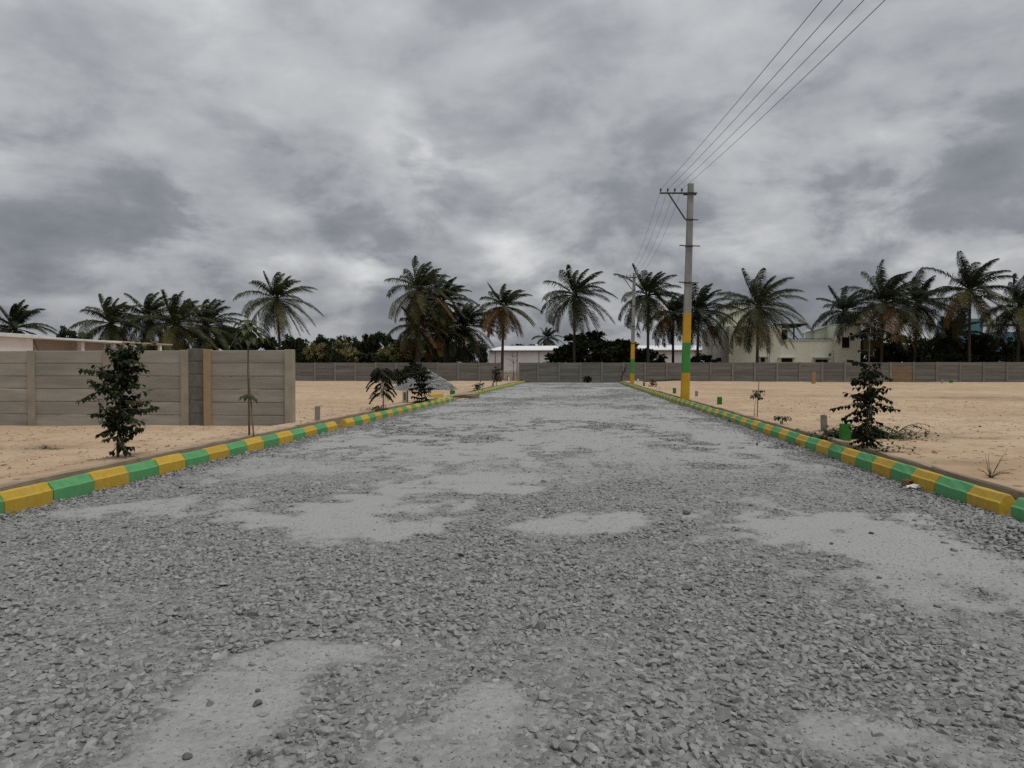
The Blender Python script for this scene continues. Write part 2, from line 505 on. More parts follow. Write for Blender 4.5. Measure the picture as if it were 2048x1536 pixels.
def fast_mesh(name, V, T, mats, attr=None):
    """Triangle mesh from numpy arrays, with an optional per-vertex float attribute."""
    me = bpy.data.meshes.new(name)
    V = np.ascontiguousarray(V, dtype=np.float32)
    T = np.ascontiguousarray(T, dtype=np.int32)
    k = T.shape[1]
    me.vertices.add(len(V))
    me.vertices.foreach_set('co', V.ravel())
    me.loops.add(T.size)
    me.loops.foreach_set('vertex_index', T.ravel())
    me.polygons.add(len(T))
    me.polygons.foreach_set('loop_start', np.arange(0, T.size, k, dtype=np.int32))
    if attr:
        for an, av in attr.items():
            a = me.attributes.new(an, 'FLOAT', 'POINT')
            a.data.foreach_set('value', np.ascontiguousarray(av, dtype=np.float32))
    for m in mats:
        me.materials.append(m)
    me.polygons.foreach_set('use_smooth', np.zeros(len(T), dtype=bool))
    me.update(calc_edges=True)
    me.validate()
    return me

# ------------------------------------------------------------------ value noise and terrain
_tab = np.random.default_rng(5).random((256, 256))
def vnoise(x, y):
    x = np.asarray(x, float); y = np.asarray(y, float)
    xi = np.floor(x).astype(int); yi = np.floor(y).astype(int)
    fx = x - xi; fy = y - yi
    fx = fx * fx * (3 - 2 * fx); fy = fy * fy * (3 - 2 * fy)
    g = lambda i, j: _tab[i & 255, j & 255]
    a = g(xi, yi) * (1 - fx) + g(xi + 1, yi) * fx
    b = g(xi, yi + 1) * (1 - fx) + g(xi + 1, yi + 1) * fx
    return a * (1 - fy) + b * fy
def fbm(x, y, o=4):
    s = 0; a = .5; n = 0
    for k in range(o):
        s = s + a * vnoise(x * 2 ** k + 17.3 * k, y * 2 ** k + 5.1 * k)
        n += a; a *= .5
    return s / n
def sst(a, b, x):
    t = np.clip((np.asarray(x, float) - a) / (b - a), 0, 1)
    return t * t * (3 - 2 * t)

KL, KR = -5.83, 4.21            # road-side faces of the two kerbs
EL, ER = KL - .60, KR + .47     # road-side faces of the low edging walls
GAP0, GAP1 = 34.0, 38.8         # opening in the left kerb
WALL_Y = 82.0                   # far boundary wall
NW_Y = 19.6                     # near boundary wall

def H(x, y):
    x = np.asarray(x, float); y = np.asarray(y, float)
    lump = (fbm(x * .55, y * .55, 4) - .5) * .16 + (fbm(x * 2.3 + 9, y * 2.3, 3) - .5) * .07
    dl = EL - .09 - x
    left = .175 - .25 * sst(.2, 2.0, dl) * sst(60, 25, y) - .03 * sst(3, 10, dl) + lump * .6 * sst(0, 1.2, dl)
    left = left + .10 * np.exp(-((x + 12.2) ** 2 / 1.2 + (y - 17.4) ** 2 / .5)) + .05 * np.exp(-((x + 9.6) ** 2 / .8 + (y - 18.3) ** 2 / .3)) + .06 * np.exp(-((x + 7.9) ** 2 / .4 + (y - 18.2) ** 2 / .3))
    dr = x - ER - .09
    right = .185 - .07 * sst(2, 25, dr) + lump * sst(0, 1.2, dr) * .8
    tr = .075 + (fbm(x * 3, y * 3, 3) - .5) * .08
    z = np.where(x < KL - .07, np.where(x < EL - .04, left, tr), np.where(x > KR + .07, np.where(x > ER + .04, right, tr), -.09))
    # sand spilling out of the opening onto the road edge
    g = sst(GAP0 - .3, GAP0 + .7, y) * sst(GAP1 + .3, GAP1 - .7, y)
    spill = .10 - .115 * sst(-7.0, -4.9, x) + lump * .4
    z = np.where((x > -9) & (x < -3.5), z * (1 - g) + g * np.where(x < -6.8, left * (1 - sst(-8.5, -6.8, x)) + .10 * sst(-8.5, -6.8, x), spill), z)
    return z
def hz(x, y):
    return float(H(x, y))
def G(px, py, dz=0.0):           # ground point under a pixel
    z = .12
    for _ in range(6):
        p = Z(px, py, z)
        z = max(hz(p.x, p.y), 0.0 if KL < p.x < KR else -9) + dz
    return Vector((p.x, p.y, z - dz))

# ------------------------------------------------------------------ ground
def axis(segs):
    out = [segs[0][0]]
    for a, b, st in segs:
        n = max(1, int(round((b - a) / st)))
        out += list(np.linspace(a, b, n + 1)[1:])
    return np.array(out)
gx = axis([(-900, -200, 50), (-200, -60, 10), (-60, -24, 1.5), (-24, -7.2, .22), (-7.2, -4.4, .07), (-4.4, 3.9, 1.0), (3.9, 5.2, .07), (5.2, 16, .22), (16, 60, 1.2), (60, 200, 10), (200, 900, 50)])
gy = axis([(-120, -10, 10), (-10, 2, 1), (2, 30, .22), (30, 48, .35), (48, 96, 1.0), (96, 200, 8), (200, 1600, 70)])
XX, YY = np.meshgrid(gx, gy)
ZZ = H(XX, YY)
ZZ = ZZ * np.where((np.abs(XX) > 150) | (YY > 150), .3, 1)
soil = ((XX > KR) & (XX < ER + .05)) | ((XX < KL) & (XX > EL - .05))
soil = soil.astype(float) * .85
for px, py, rx, ry, a in ((1760, 868, 1.3, .7, .8), (1900, 875, 1.2, .5, .5), (1690, 872, .9, .6, .6), (1960, 795, 6, 2.2, .45), (90, 895, .8, .5, .5), (1930, 925, .7, .4, .4)):
    c = G(px, py)
    soil = np.maximum(soil, a * np.exp(-(((XX - c.x) / rx) ** 2 + ((YY - c.y) / ry) ** 2)) * (.4 + 1.2 * fbm(XX * 1.5, YY * 1.5)))
nx, ny = len(gx), len(gy)
idx = np.arange(nx * ny).reshape(ny, nx)
Q = np.stack([idx[:-1, :-1], idx[:-1, 1:], idx[1:, 1:], idx[1:, :-1]], -1).reshape(-1, 4)
me = fast_mesh('ground', np.stack([XX, YY, ZZ], -1).reshape(-1, 3), Q, [M['sand']], {'soil': soil.ravel()})
me.polygons.foreach_set('use_smooth', [True] * len(me.polygons))
tag(link('ground', me), 'bare sandy earth of the open plots on both sides', kind='structure')

# ------------------------------------------------------------------ road of crushed stone
BLOBS = []
for px, py, rx, ry, a in ((700, 1050, .7, .55, 1), (790, 1012, .8, .7, 1), (880, 970, .8, .9, 1), (1170, 1045, .75, .38, 1), (300, 1022, .9, .5, .9), (420, 1010, .6, .4, .8),
                          (1510, 1000, .5, .7, .8), (1600, 1045, .8, .6, 1), (1740, 1090, .9, .6, 1), (1860, 1140, .8, .5, 1), (1980, 1200, .7, .45, 1), (2000, 1270, .4, .3, .7),
                          (615, 1310, .22, .16, .9), (730, 1315, .22, .24, 1), (500, 1395, .34, .2, 1), (430, 1450, .22, .2, .9), (390, 1520, .25, .2, .9), (250, 1530, .2, .2, .5),
                          (960, 1290, .12, .22, .9), (970, 1400, .14, .26, 1), (930, 1500, .25, .18, .8), (1110, 1435, .12, .1, .8), (1700, 1480, .3, .18, .9), (1870, 1500, .25, .15, .7),
                          (560, 940, 1.1, .9, .8), (900, 900, 1.4, 1.6, 1), (720, 880, 1.2, 1.6, 1), (1120, 870, 1.7, 2.2, .9), (1000, 950, .9, .6, .7), (1270, 910, .8, .9, .8),
                          (1180, 830, 2.5, 3.0, 1), (950, 840, 2.0, 2.5, .9), (1400, 860, 1.0, 2.0, .6), (1050, 815, 2, 2, .8), (1700, 1180, .4, .25, .4), (1080, 955, .7, .4, .8)):
    c = Z(px, py, 0)
    BLOBS.append((c.x, c.y, rx, ry, a))
def dust(x, y):
    w = fbm(x * 1.3 + 40, y * 1.3, 4)
    w2 = fbm(x * 5.5 + 11, y * 5.5 + 3, 3)
    f = fbm(x * .42 + 3, y * .30 + 8, 4)
    fd = fbm(x * 2.6 + 70, y * 2.2 + 20, 4)
    d = .80 * sst(.46, .66, f + (w - .5) * .6 + (fd - .5) * .60) * sst(6, 14, y) + .30 * sst(.52, .72, w) * sst(12, 4, y)
    for bx, by, rx, ry, a in BLOBS:
        q = ((x - bx) / (rx * 1.2)) ** 2 + ((y - by) / (ry * 1.2)) ** 2
        d = np.maximum(d, a * sst(1.9, .0, q + (w - .5) * 3.4 + (fd - .5) * 4.6 + (w2 - .5) * 2.6) * (.92 if by > 6 else .74))
    far = sst(20, 45, y)
    d = d * (1 - .4 * far) + far * (.12 + .55 * sst(.44, .66, fbm(x * .35, y * .22 + 3, 5)))
    d = d + (w2 - .5) * .55 * d * (1.25 - d)
    return np.clip(d, 0, 1)
def road_z(x, y):
    return (fbm(x * .5 + 2, y * .5, 3) - .5) * .05 + .010 * (dust(x, y) - .5)
ry_ = [-4.0]
while ry_[-1] < WALL_Y - .25:
    ry_.append(ry_[-1] + max(.05, min(.6, .012 * ry_[-1])))
ry_ = np.array(ry_)
rx_ = np.linspace(KL - .02, KR + .02, 180)
XX, YY = np.meshgrid(rx_, ry_)
nx, ny = len(rx_), len(ry_)
idx = np.arange(nx * ny).reshape(ny, nx)
Q = np.stack([idx[:-1, :-1], idx[:-1, 1:], idx[1:, 1:], idx[1:, :-1]], -1).reshape(-1, 4)
me = fast_mesh('road', np.stack([XX, YY, road_z(XX, YY)], -1).reshape(-1, 3), Q, [M['road']], {'dust': dust(XX, YY).ravel()})
me.polygons.foreach_set('use_smooth', [True] * len(me.polygons))
tag(link('road', me), 'unpaved grey road of stone dust between the kerbs', kind='structure')

# rock shapes: convex hulls of a few random points
def hull_rock(seed, npts=12, flat=.62):
    r = random.Random(seed)
    bm = bmesh.new()
    sx, sy = r.uniform(.8, 1.35), r.uniform(.65, 1.0)
    for _ in range(npts):
        v = Vector((r.gauss(0, 1), r.gauss(0, 1), r.gauss(0, 1))).normalized() * r.uniform(.82, 1.0)
        bm.verts.new((v.x * sx, v.y * sy, v.z * flat))
    res = bmesh.ops.convex_hull(bm, input=list(bm.verts))
    junk = list({g for g in res['geom_interior'] if isinstance(g, bmesh.types.BMVert)})
    if junk:
        bmesh.ops.delete(bm, geom=junk, context='VERTS')
    bmesh.ops.triangulate(bm, faces=list(bm.faces))
    bm.verts.index_update()
    V = np.array([v.co[:] for v in bm.verts])
    T = np.array([[v.index for v in f.verts] for f in bm.faces])
    bm.free()
    return V, T
ROCKS = [hull_rock(100 + i, random.Random(i).choice((14, 16, 18)), random.Random(i).uniform(.50, .75)) for i in range(32)]
CHIPS = [hull_rock(300 + i, 7) for i in range(12)]

def scatter(x, y, z, size, protos, tone, tilt=.35):
    """Merge one rock per point into big arrays."""
    N = len(x)
    pick = rng.integers(0, len(protos), N)
    az = rng.uniform(0, 2 * np.pi, N); tx = rng.normal(0, tilt, N); ty = rng.normal(0, tilt, N)
    Vs, Ts, As, base = [], [], [], 0
    for k, (V, T) in enumerate(protos):
        s = np.where(pick == k)[0]
        if not len(s):
            continue
        ca, sa = np.cos(az[s]), np.sin(az[s])
        v = np.repeat(V[None], len(s), 0) * size[s][:, None, None]
        cx_, sx_ = np.cos(tx[s])[:, None], np.sin(tx[s])[:, None]
        a, b, c = v[..., 0], v[..., 1], v[..., 2]
        b, c = b * cx_ - c * sx_, b * sx_ + c * cx_
        cy_, sy_ = np.cos(ty[s])[:, None], np.sin(ty[s])[:, None]
        a, c = a * cy_ + c * sy_, -a * sy_ + c * cy_
        a, b = a * ca[:, None] - b * sa[:, None], a * sa[:, None] + b * ca[:, None]
        v = np.stack([a + x[s][:, None], b + y[s][:, None], c + z[s][:, None]], -1)
        n = V.shape[0]
        Vs.append(v.reshape(-1, 3))
        Ts.append((T[None] + (np.arange(len(s)) * n)[:, None, None] + base).reshape(-1, 3))
        As.append(np.repeat(tone[s], n))
        base += len(s) * n
    return np.concatenate(Vs), np.concatenate(Ts), np.concatenate(As)

def road_points(y0, y1, dens):
    n = int((y1 - y0) * (KR - KL) * dens)
    x = rng.uniform(KL + .02, KR - .02, n); y = rng.uniform(y0, y1, n)
    cx0 = y * (-.0905)                         # centre line of view
    k = np.abs(x - cx0) < .70 * y + 1.2        # what this view, or one a step aside, can see
    return x[k], y[k]
parts = []
def bed(y0, y1, dens, smin, smed, smax, protos, thin=1.0, sink=.25):
    x, y = road_points(y0, y1, dens)
    d = dust(x, y)
    keep = rng.random(len(x)) > (d * thin) ** .8
    x, y, d = x[keep], y[keep], d[keep]
    s = np.clip(np.exp(rng.normal(math.log(smed), .38, len(x))), smin, smax) * (1 - .30 * d)
    z = road_z(x, y) - .12 * s + rng.uniform(-.12, .22, len(x)) * s - .30 * s * d + sink
    tone = np.clip(rng.beta(2.2, 2.2, len(x)) + rng.choice([0, 0, 0, 0, -.3], len(x)), 0, 1)
    parts.append(scatter(x, y, z, s, protos, tone, .17))
def packed(y0, y1, cell, protos, thin):
    """One layer of stones set side by side on a jittered hexagonal grid."""
    gy_ = np.arange(y0, y1, cell * .87)
    gx_ = np.arange(KL + .03, KR - .02, cell)
    x, y = np.meshgrid(gx_, gy_)
    x = x + (np.arange(len(gy_)) % 2)[:, None] * cell * .5
    x = (x + rng.uniform(-.30, .30, x.shape) * cell).ravel(); y = (y + rng.uniform(-.30, .30, y.shape) * cell).ravel()
    k = (np.abs(x + y * .0905) < .70 * y + 1.2) & (x < KR - .02)
    x, y = x[k], y[k]
    d = dust(x, y)
    keep = rng.random(len(x)) > np.clip(d * thin, 0, 1) ** .75
    x, y, d = x[keep], y[keep], d[keep]
    s = cell * np.clip(rng.normal(.52, .13, len(x)), .24, .82) * (1 - .40 * d)
    big_ = rng.random(len(x)) < .03
    s = np.where(big_, s * 1.45, s)
    z = road_z(x, y) + (.10 - .50 * d) * s + rng.uniform(-.25, .22, len(x)) * s
    tone = np.clip(rng.beta(2.4, 2.4, len(x)) + rng.choice([0, 0, 0, 0, -.25], len(x)), 0, 1)
    parts.append(scatter(x, y, z, s, protos, tone, .22))
packed(1.6, 7.5, .050, ROCKS, .86)
bed(1.6, 7.5, 800, .006, .013, .022, CHIPS, .50, -.001)
packed(7.5, 14, .053, ROCKS, .86)
bed(7.5, 11, 260, .010, .015, .024, CHIPS, .6, 0)
packed(14, 24, .066, CHIPS, .88)
bed(24, 36, 110, .024, .036, .06, CHIPS, .75, .004)
bed(36, 75, 34, .03, .044, .075, CHIPS, .75, .006)
bed(1.6, 7.0, 900, .004, .007, .012, CHIPS, .75, .003)
# stone banked against the feet of the kerbs
for side, k0 in ((-1, KL), (1, KR)):
    n = 9000
    y = rng.uniform(4.5, 30, n); off = np.abs(rng.normal(0, .16, n)) + .015
    x = k0 - side * off
    s = np.clip(np.exp(rng.normal(math.log(.023), .3, n)), .012, .045)
    z = road_z(x, y) + rng.uniform(0, .05, n) * np.exp(-off / .12)
    parts.append(scatter(x, y, z, s, CHIPS, rng.beta(2, 2.4, n)))
# the ridge of loose stone at the right-hand edge close by
n = 2600
c = Z(2010, 1075, 0)
y = c.y + rng.normal(0, .55, n); x = np.minimum(c.x + .12 + rng.normal(0, .22, n) + (y - c.y) * .0, KR - .03)
s = np.clip(np.exp(rng.normal(math.log(.026), .3, n)), .014, .05)
z = road_z(x, y) + rng.uniform(0, .085, n) * np.exp(-((y - c.y) / .7) ** 2 - ((x - c.x - .15) / .3) ** 2)
parts.append(scatter(x, y, z, s, ROCKS, rng.beta(2, 2.6, n)))
off = 0; Vv, Tt, Aa = [], [], []
for v_, t_, a_ in parts:
    Vv.append(v_); Tt.append(t_ + off); Aa.append(a_); off += len(v_)
me = fast_mesh('gravel', np.concatenate(Vv), np.concatenate(Tt), [M['stone']], {'tone': np.concatenate(Aa)})
tag(link('gravel', me), 'loose crushed grey stone covering the road surface', 'gravel', kind='stuff')

# clods and pebbles strewn on the sand
n = 9000
x = np.concatenate([rng.uniform(5.0, 17, n // 2), rng.uniform(-15, -6.6, n // 2)]); y = 4 + 30 * rng.random(n) ** 1.4
s = np.clip(np.exp(rng.normal(math.log(.014), .5, n)), .006, .06)
v_, t_, a_ = scatter(x, y, H(x, y) + s * .1, s, CHIPS, rng.beta(2, 3, n))
me = fast_mesh('pebbles', v_, t_, [mat('sand_clod', (.36, .245, .15), (.20, .13, .085), 2.2, .95, .3, 60, vary=0)])
tag(link('pebbles', me), 'small clods and pebbles strewn over the sand', 'pebbles', kind='stuff')

# ------------------------------------------------------------------ kerbs
KH = .236
def kerb_mesh(name, m, L, seed):
    r = random.Random(seed)
    w, f = .165, .150
    prof = [(0, -.06), (0, f), (.018, f + .012), (.062, KH - .010), (.075, KH), (.118, KH), (.130, KH - .008), (w, f + .02), (w, -.06)]
    b = MB()
    n = len(prof)
    ys = [0, .012, L * .33, L * .67, L - .012, L]
    vs = []
    for i, yy in enumerate(ys):
        end = i in (0, len(ys) - 1)
        for (u, z) in prof:
            j = .0035
            uu = u + r.uniform(-j, j); z2 = z + r.uniform(-j, j)
            if end:
                uu = .083 + (uu - .083) * .90; z2 = z2 - (.010 if z2 > 0 else 0)
            vs.append((uu, yy + r.uniform(-.003, .003), z2))
    fs = []
    for i in range(len(ys) - 1):
        for k in range(n - 1):
            fs.append((i * n + k, (i + 1) * n + k, (i + 1) * n + k + 1, i * n + k + 1))
    fs.append(tuple(range(n)))
    fs.append(tuple(range((len(ys) - 1) * n, len(ys) * n))[::-1])
    b.add(vs, fs)
    return b.mesh(name, m)
KLEN = .695
KM = {c: [kerb_mesh('kerb_stone', M['kerb_' + c], 1.0, 40 + i) for i in range(4)] for c in ('green', 'yellow')}
def kerb_row(name, x0, side, runs, label):
    """runs: list of (y start, y end, stone length or list of first lengths, first colour, sideways offset)."""
    b = MB()
    for a, c, lens, first, off in runs:
        xa, xb = (x0 + .02, x0 + .22) if side > 0 else (x0 - .22, x0 - .02)
        b.box((xa, a, -.12), (xb, c, -.005))
    root = b.build(name, M['mortar'])
    tag(root, label, kind='structure')
    for a, c, lens, first, off in runs:
        y, k = a, 0
        while True:
            L = lens[min(k, len(lens) - 1)]
            if y + L > c + .02:
                break
            rr = random.Random(int(y * 100) + int(x0 * 10))
            col = ('green', 'yellow')[(k + first) % 2]
            k += 1
            o = link('kerb_stone', rr.choice(KM[col]), root, (x0 + off, y, 0), (R(rr.gauss(0, .22)), 0, R(rr.gauss(0, .22))), (1, L - .012, 1))
            if side < 0:
                o.rotation_euler.z += math.pi
                o.location.y += L - .012
            o.location.x += rr.gauss(0, .006)
            o.location.z += rr.gauss(0, .004)
            y += L
    return root
# lengths and colour changes as in the photograph
kerb_row('kerb_left', KL, -1, [(7.05 - 8 * .695, 18.05, [.695], 1, 0), (18.12, GAP0, [.66], 1, .05), (GAP1, 80.5, [.66], 0, 0)],
         'left kerb of alternating green and yellow painted stones')
kerb_row('kerb_right', KR, 1, [(7.84, 77.0, [.63, .73, .63], 1, 0)], 'right kerb of alternating yellow and green painted stones')
kerb_row('kerb_right_near', KR + .04, 1, [(7.70 - 8 * .7, 7.70, [.7], 1, 0)], 'end of the next kerb row, a green stone at the right edge')

# low concrete edging walls behind the planting strips
def edging(name, x0, side, ys, label):
    b = MB()
    yy = ys[0]
    k = 0
    while yy < ys[1] - .1:
        y2 = min(yy + 3.1, ys[1])
        r = random.Random(int(yy * 7 + x0 * 3))
        dx, dz = r.gauss(0, .008), r.gauss(0, .008)
        n = 7
        prof = [(0, -.1), (0, .185), (.012, .2), (.08, .2), (.09, .188), (.09, -.1)]
        vs = []
        for i in range(n + 1):
            t = yy + .004 + (y2 - yy - .008) * i / n
            for u, z in prof:
                vs.append((x0 + side * (u + dx + r.gauss(0, .003)), t, z + (dz if z > 0 else 0) + (r.gauss(0, .005) if z > .1 else 0)))
        m_ = len(prof)
        fs = [(i * m_ + q, (i + 1) * m_ + q, (i + 1) * m_ + q + 1, i * m_ + q + 1) for i in range(n) for q in range(m_ - 1)]
        fs += [tuple(range(m_)), tuple(range(n * m_, n * m_ + m_))]
        b.add(vs, fs)
        yy = y2
    return tag(b.build(name, M['edging']), label, kind='structure')
edging('edging_wall_left', EL, -1, (1.0, GAP0 - .6), 'low concrete edging wall behind the left kerb')
edging('edging_wall_left_far', EL, -1, (GAP1 + .6, 80.5), 'low concrete edging wall behind the left kerb beyond the opening')
edging('edging_wall_right', ER, 1, (1.0, 80.5), 'low concrete edging wall behind the right kerb')

# ------------------------------------------------------------------ precast walls
def panel_mesh(name, m, w, h, t=.055, ch=.022, seed=0):
    r = random.Random(seed)
    prof = [(-t / 2 + ch, 0), (-t / 2, ch), (-t / 2, h - ch * .6), (-t / 2 + ch * .6, h), (t / 2 - ch * .6, h), (t / 2, h - ch * .6), (t / 2, ch), (t / 2 - ch, 0)]
    b = MB()
    n = len(prof)
    k = 4
    vs = []
    for i in range(k + 1):
        x = w * i / k
        for y, z in prof:
            vs.append((x, y + r.gauss(0, .0015), z + r.gauss(0, .0022)))
    fs = [(i * n + q, (i + 1) * n + q, (i + 1) * n + (q + 1) % n, i * n + (q + 1) % n) for i in range(k) for q in range(n)]
    fs += [tuple(range(n)), tuple(range(k * n, k * n + n))[::-1]]
    b.add(vs, fs)
    return b.mesh(name, m)
def post_mesh(name, m, w, d, h):
    b = MB()
    b.box((-w / 2, -d / 2, -.2), (w / 2, d / 2, h), .01)
    return b.mesh(name, m)

# near wall on the left
xs = {}
for px in (-90, 65, 216, 371, 417, 580):
    xs[px] = P(px, 780, NW_Y).x
posts = [xs[65] - 2.02 * 3, xs[65] - 2.02 * 2, xs[65] - 2.02, xs[65], xs[216], xs[371], xs[417], xs[580]]
NB = -.14
NH = (P(300, 701, NW_Y).z - NB)
nw = empty('boundary_wall', (posts[0], NW_Y, NB))
tag(nw, 'near boundary wall of beige precast concrete panels behind the leafy sapling', 'wall')
ph = NH / 6
pm = [panel_mesh('panel', M['concrete'], 1.0, ph - .002, seed=i) for i in range(3)]
pmd = panel_mesh('panel', M['concrete_dark'], 1.0, ph - .002, seed=9)
pq = post_mesh('post', M['post_near'], .21, .15, NH + .012)
pqt = post_mesh('post', M['post_tan'], .19, .20, NH + .02)
for i, x in enumerate(posts):
    last = i == len(posts) - 1
    o = link('post', pqt if i == 6 else pq, nw, (x - posts[0], -.01 if i == 6 else 0, random.uniform(-.008, .008)))
    if last:
        o.scale = (1.15, 1.2, 1)
    if not last:
        x2 = posts[i + 1]
        dark = i == 5
        for k in range(6):
            o = link('panel', pmd if dark else random.choice(pm), nw, (x - posts[0] + .07, .01 + random.gauss(0, .002), k * ph + (.05 if dark else 0)), (0, 0, 0), (x2 - x - .14, 1, 1))

# far wall across the end of the road
far_posts = [4.85 + 2.345 * k for k in range(-4, 22)]
left_posts = [-6.6] + [-8.75 - 2.36 * k for k in range(0, 11)]
FB = .02
FH = P(1500, 725, WALL_Y).z - FB
fw = empty('boundary_wall', (0, WALL_Y, FB))
tag(fw, 'long grey precast panel wall across the far end of the plots', 'wall')
phf = FH / 6
fm = [panel_mesh('panel', M['concrete_far'], 1.0, phf - .003, .05, .022, seed=20 + i) for i in range(4)]
fmb = panel_mesh('panel', M['concrete_brown'], 1.0, phf - .003, .05, .022, seed=31)
fq = post_mesh('post', M['post_far'], .20, .16, FH + .03)
allp = sorted(far_posts + left_posts)
brown_x = P(1803, 745, WALL_Y).x
for i, x in enumerate(allp):
    link('post', fq, fw, (x, 0, random.uniform(-.02, .02)))
    if i + 1 < len(allp):
        x2 = allp[i + 1]
        if x < -8 and x2 > -7:           # the bay closed with sticks instead of panels
            continue
        br = x < brown_x < x2
        lift = random.uniform(-.02, .02)
        for k in range(6):
            link('panel', fmb if (br and k < 5) else random.choice(fm), fw, (x + .07, .01 + random.gauss(0, .004), k * phf + lift), (0, R(random.gauss(0, .08)), 0), (x2 - x - .14, 1, 1))

# stick fence in the open bay
sf = empty('stick_fence', (-8.7, WALL_Y - .05, 0))
tag(sf, 'screen of upright dry sticks closing a gap in the far wall', 'fence')
for i in range(34):
    x = .08 + i * 2.0 / 34
    h = 1.28 + random.uniform(-.12, .14)
    b = MB()
    b.tube([(x, 0, -.1), (x + random.gauss(0, .02), random.gauss(0, .02), h * .5), (x + random.gauss(0, .05), 0, h)], [.026, .024, .018], 5)
    b.build('stick', M['stick'], sf)
for z in (.4, 1.0):
    b = MB()
    b.tube([(0, .05, z), (2.1, .05, z + .03)], .025, 5)
    b.build('rail', M['stick'], sf)

# ------------------------------------------------------------------ power poles and lines
PX = 4.6
def power_pole(base, lean, hgt, bands, hardware, label, arm=1.32):
    root = empty('power_pole', base)
    root.rotation_euler = (0, R(lean), 0)
    tag(root, label, 'pole', 'painted concrete power poles along the right kerb')
    wb, wt = .178, .122
    def hw(z):
        return wb + (wt - wb) * z / hgt
    def shaft(z0, z1, grow):
        b = MB()
        n = max(2, int((z1 - z0) / .6))
        vs = []
        for i in range(n + 1):
            z = z0 + (z1 - z0) * i / n
            a = hw(z) + grow; d = a * .86; c = .022
            vs += [(-a + c, -d, z), (a - c, -d, z), (a, -d + c, z), (a, d - c, z), (a - c, d, z), (-a + c, d, z), (-a, d - c, z), (-a, -d + c, z)]
        fs = [(i * 8 + q, i * 8 + (q + 1) % 8, (i + 1) * 8 + (q + 1) % 8, (i + 1) * 8 + q) for i in range(n) for q in range(8)]
        fs += [tuple(range(8))[::-1], tuple(range(n * 8, n * 8 + 8))]
        b.add(vs, fs)
        return b
    shaft(-.3, hgt, 0).build('shaft', M['pole'], root)
    for z0, z1, c in bands:
        shaft(z0, z1, .003).build('paint_band', M['pole_' + c], root)
    # cross-arm, brace and insulators
    za, zb = hardware['arm'], hardware['brace']
    b = MB()
    b.box((-arm, -.17, za - .032), (.26, -.12, za + .032), .006)
    b.box((-.30, .11, za - .03), (.26, .15, za + .03), .006)
    b.build('crossarm', M['iron'], root)
    b = MB()
    b.tube([(-arm * .72, -.145, za - .03), (-.20, -.15, zb)], .032, 6)
    b.build('brace', M['iron'], root)
    ins = []
    for k in range(4):
        x = -arm + .03 + k * .30
        b = MB()
        prof = [(.012, 0), (.012, .05), (.045, .06), (.05, .085), (.03, .10), (.042, .12), (.04, .15), (.022, .18), (.004, .19)]
        n = 8
        vs = [(x + r_ * math.cos(2 * math.pi * q / n), -.145 + r_ * math.sin(2 * math.pi * q / n), za + .03 + z_) for r_, z_ in prof for q in range(n)]
        b.add(vs, [(i * n + q, i * n + (q + 1) % n, (i + 1) * n + (q + 1) % n, (i + 1) * n + q) for i in range(len(prof) - 1) for q in range(n)])
        b.build('insulator', M['porcelain'], root, smooth=True)
        ins.append(Vector((x, -.145, za + .17)))
    for z in hardware['clamps']:
        b = MB()
        a = hw(z) + .012; d = a * .86 + .004
        b.prism([(-a, -d), (a, -d), (a, d), (-a, d)], 'z', z - .03, z + .03)
        b.build('clamp', M['iron'], root)
    for z, l, r_ in hardware['rods']:
        b = MB()
        b.tube([(-l, -.19, z + .012), (-.1, -.185, z), (.1, -.185, z), (r_, -.19, z - .012)], .024, 6)
        b.build('step_rod', M['iron'], root)
    bpy.context.view_layer.update()
    mtx = Matrix.Translation(base) @ Matrix.Rotation(R(lean), 4, 'Y')
    return [mtx @ p for p in ins]

def zat(py, Y):
    return P(1370, py, Y).z
b1 = Vector((PX, 32.8, 0.05))
h1 = zat(368, 32.8) - .05
pts1 = power_pole(b1, 1.25, h1, [(-.1, zat(748, 32.8), 'yellow'), (zat(748, 32.8), zat(688, 32.8), 'green'), (zat(688, 32.8), zat(629, 32.8), 'yellow')],
                  {'arm': zat(388, 32.8) - .05, 'brace': zat(441, 32.8) - .05, 'clamps': [zat(p, 32.8) - .05 for p in (387, 440, 493, 566)],
                   'rods': [(zat(441, 32.8) - .05, .24, .34), (zat(493, 32.8) - .05, .44, .44), (zat(566, 32.8) - .05, .42, .42)]},
                  'nearer, taller-looking concrete power pole with yellow and green painted foot')
b2 = Vector((PX, 65.2, 0.05))
h2 = zat(545, 65.2) - .05
pts2 = power_pole(b2, 1.0, h2, [(-.1, zat(748, 65.2), 'yellow'), (zat(748, 65.2), zat(719, 65.2), 'green'), (zat(719, 65.2), zat(687, 65.2), 'yellow')],
                  {'arm': zat(554, 65.2) - .05, 'brace': zat(578, 65.2) - .05, 'clamps': [zat(p, 65.2) - .05 for p in (554, 579, 611, 652, 687)],
                   'rods': [(zat(611, 65.2) - .05, .4, .4), (zat(652, 65.2) - .05, .3, .3)]},
                  'farther concrete power pole with painted foot near the end of the right kerb', 1.28)
pts0 = [Vector((p.x + .05, .5, p.z - 3.35)) for p in pts1]
ORD = ('outermost', 'second outer', 'second inner', 'innermost')
for (A, B, sag, where) in ((pts0, pts1, .16, 'overhead from the nearer pole'), (pts1, pts2, 1.15, 'strung between the two painted poles')):
    for k in range(4):
        b = MB()
        n = 40
        b.tube([A[k].lerp(B[k], i / n) - Vector((0, 0, sag * 4 * (i / n) * (1 - i / n) * (1 + .03 * k))) for i in range(n + 1)], .0065, 5)
        tag(b.build('power_line', M['wire']), ORD[k] + ' grey wire ' + where, 'wire', 'power lines on the right')

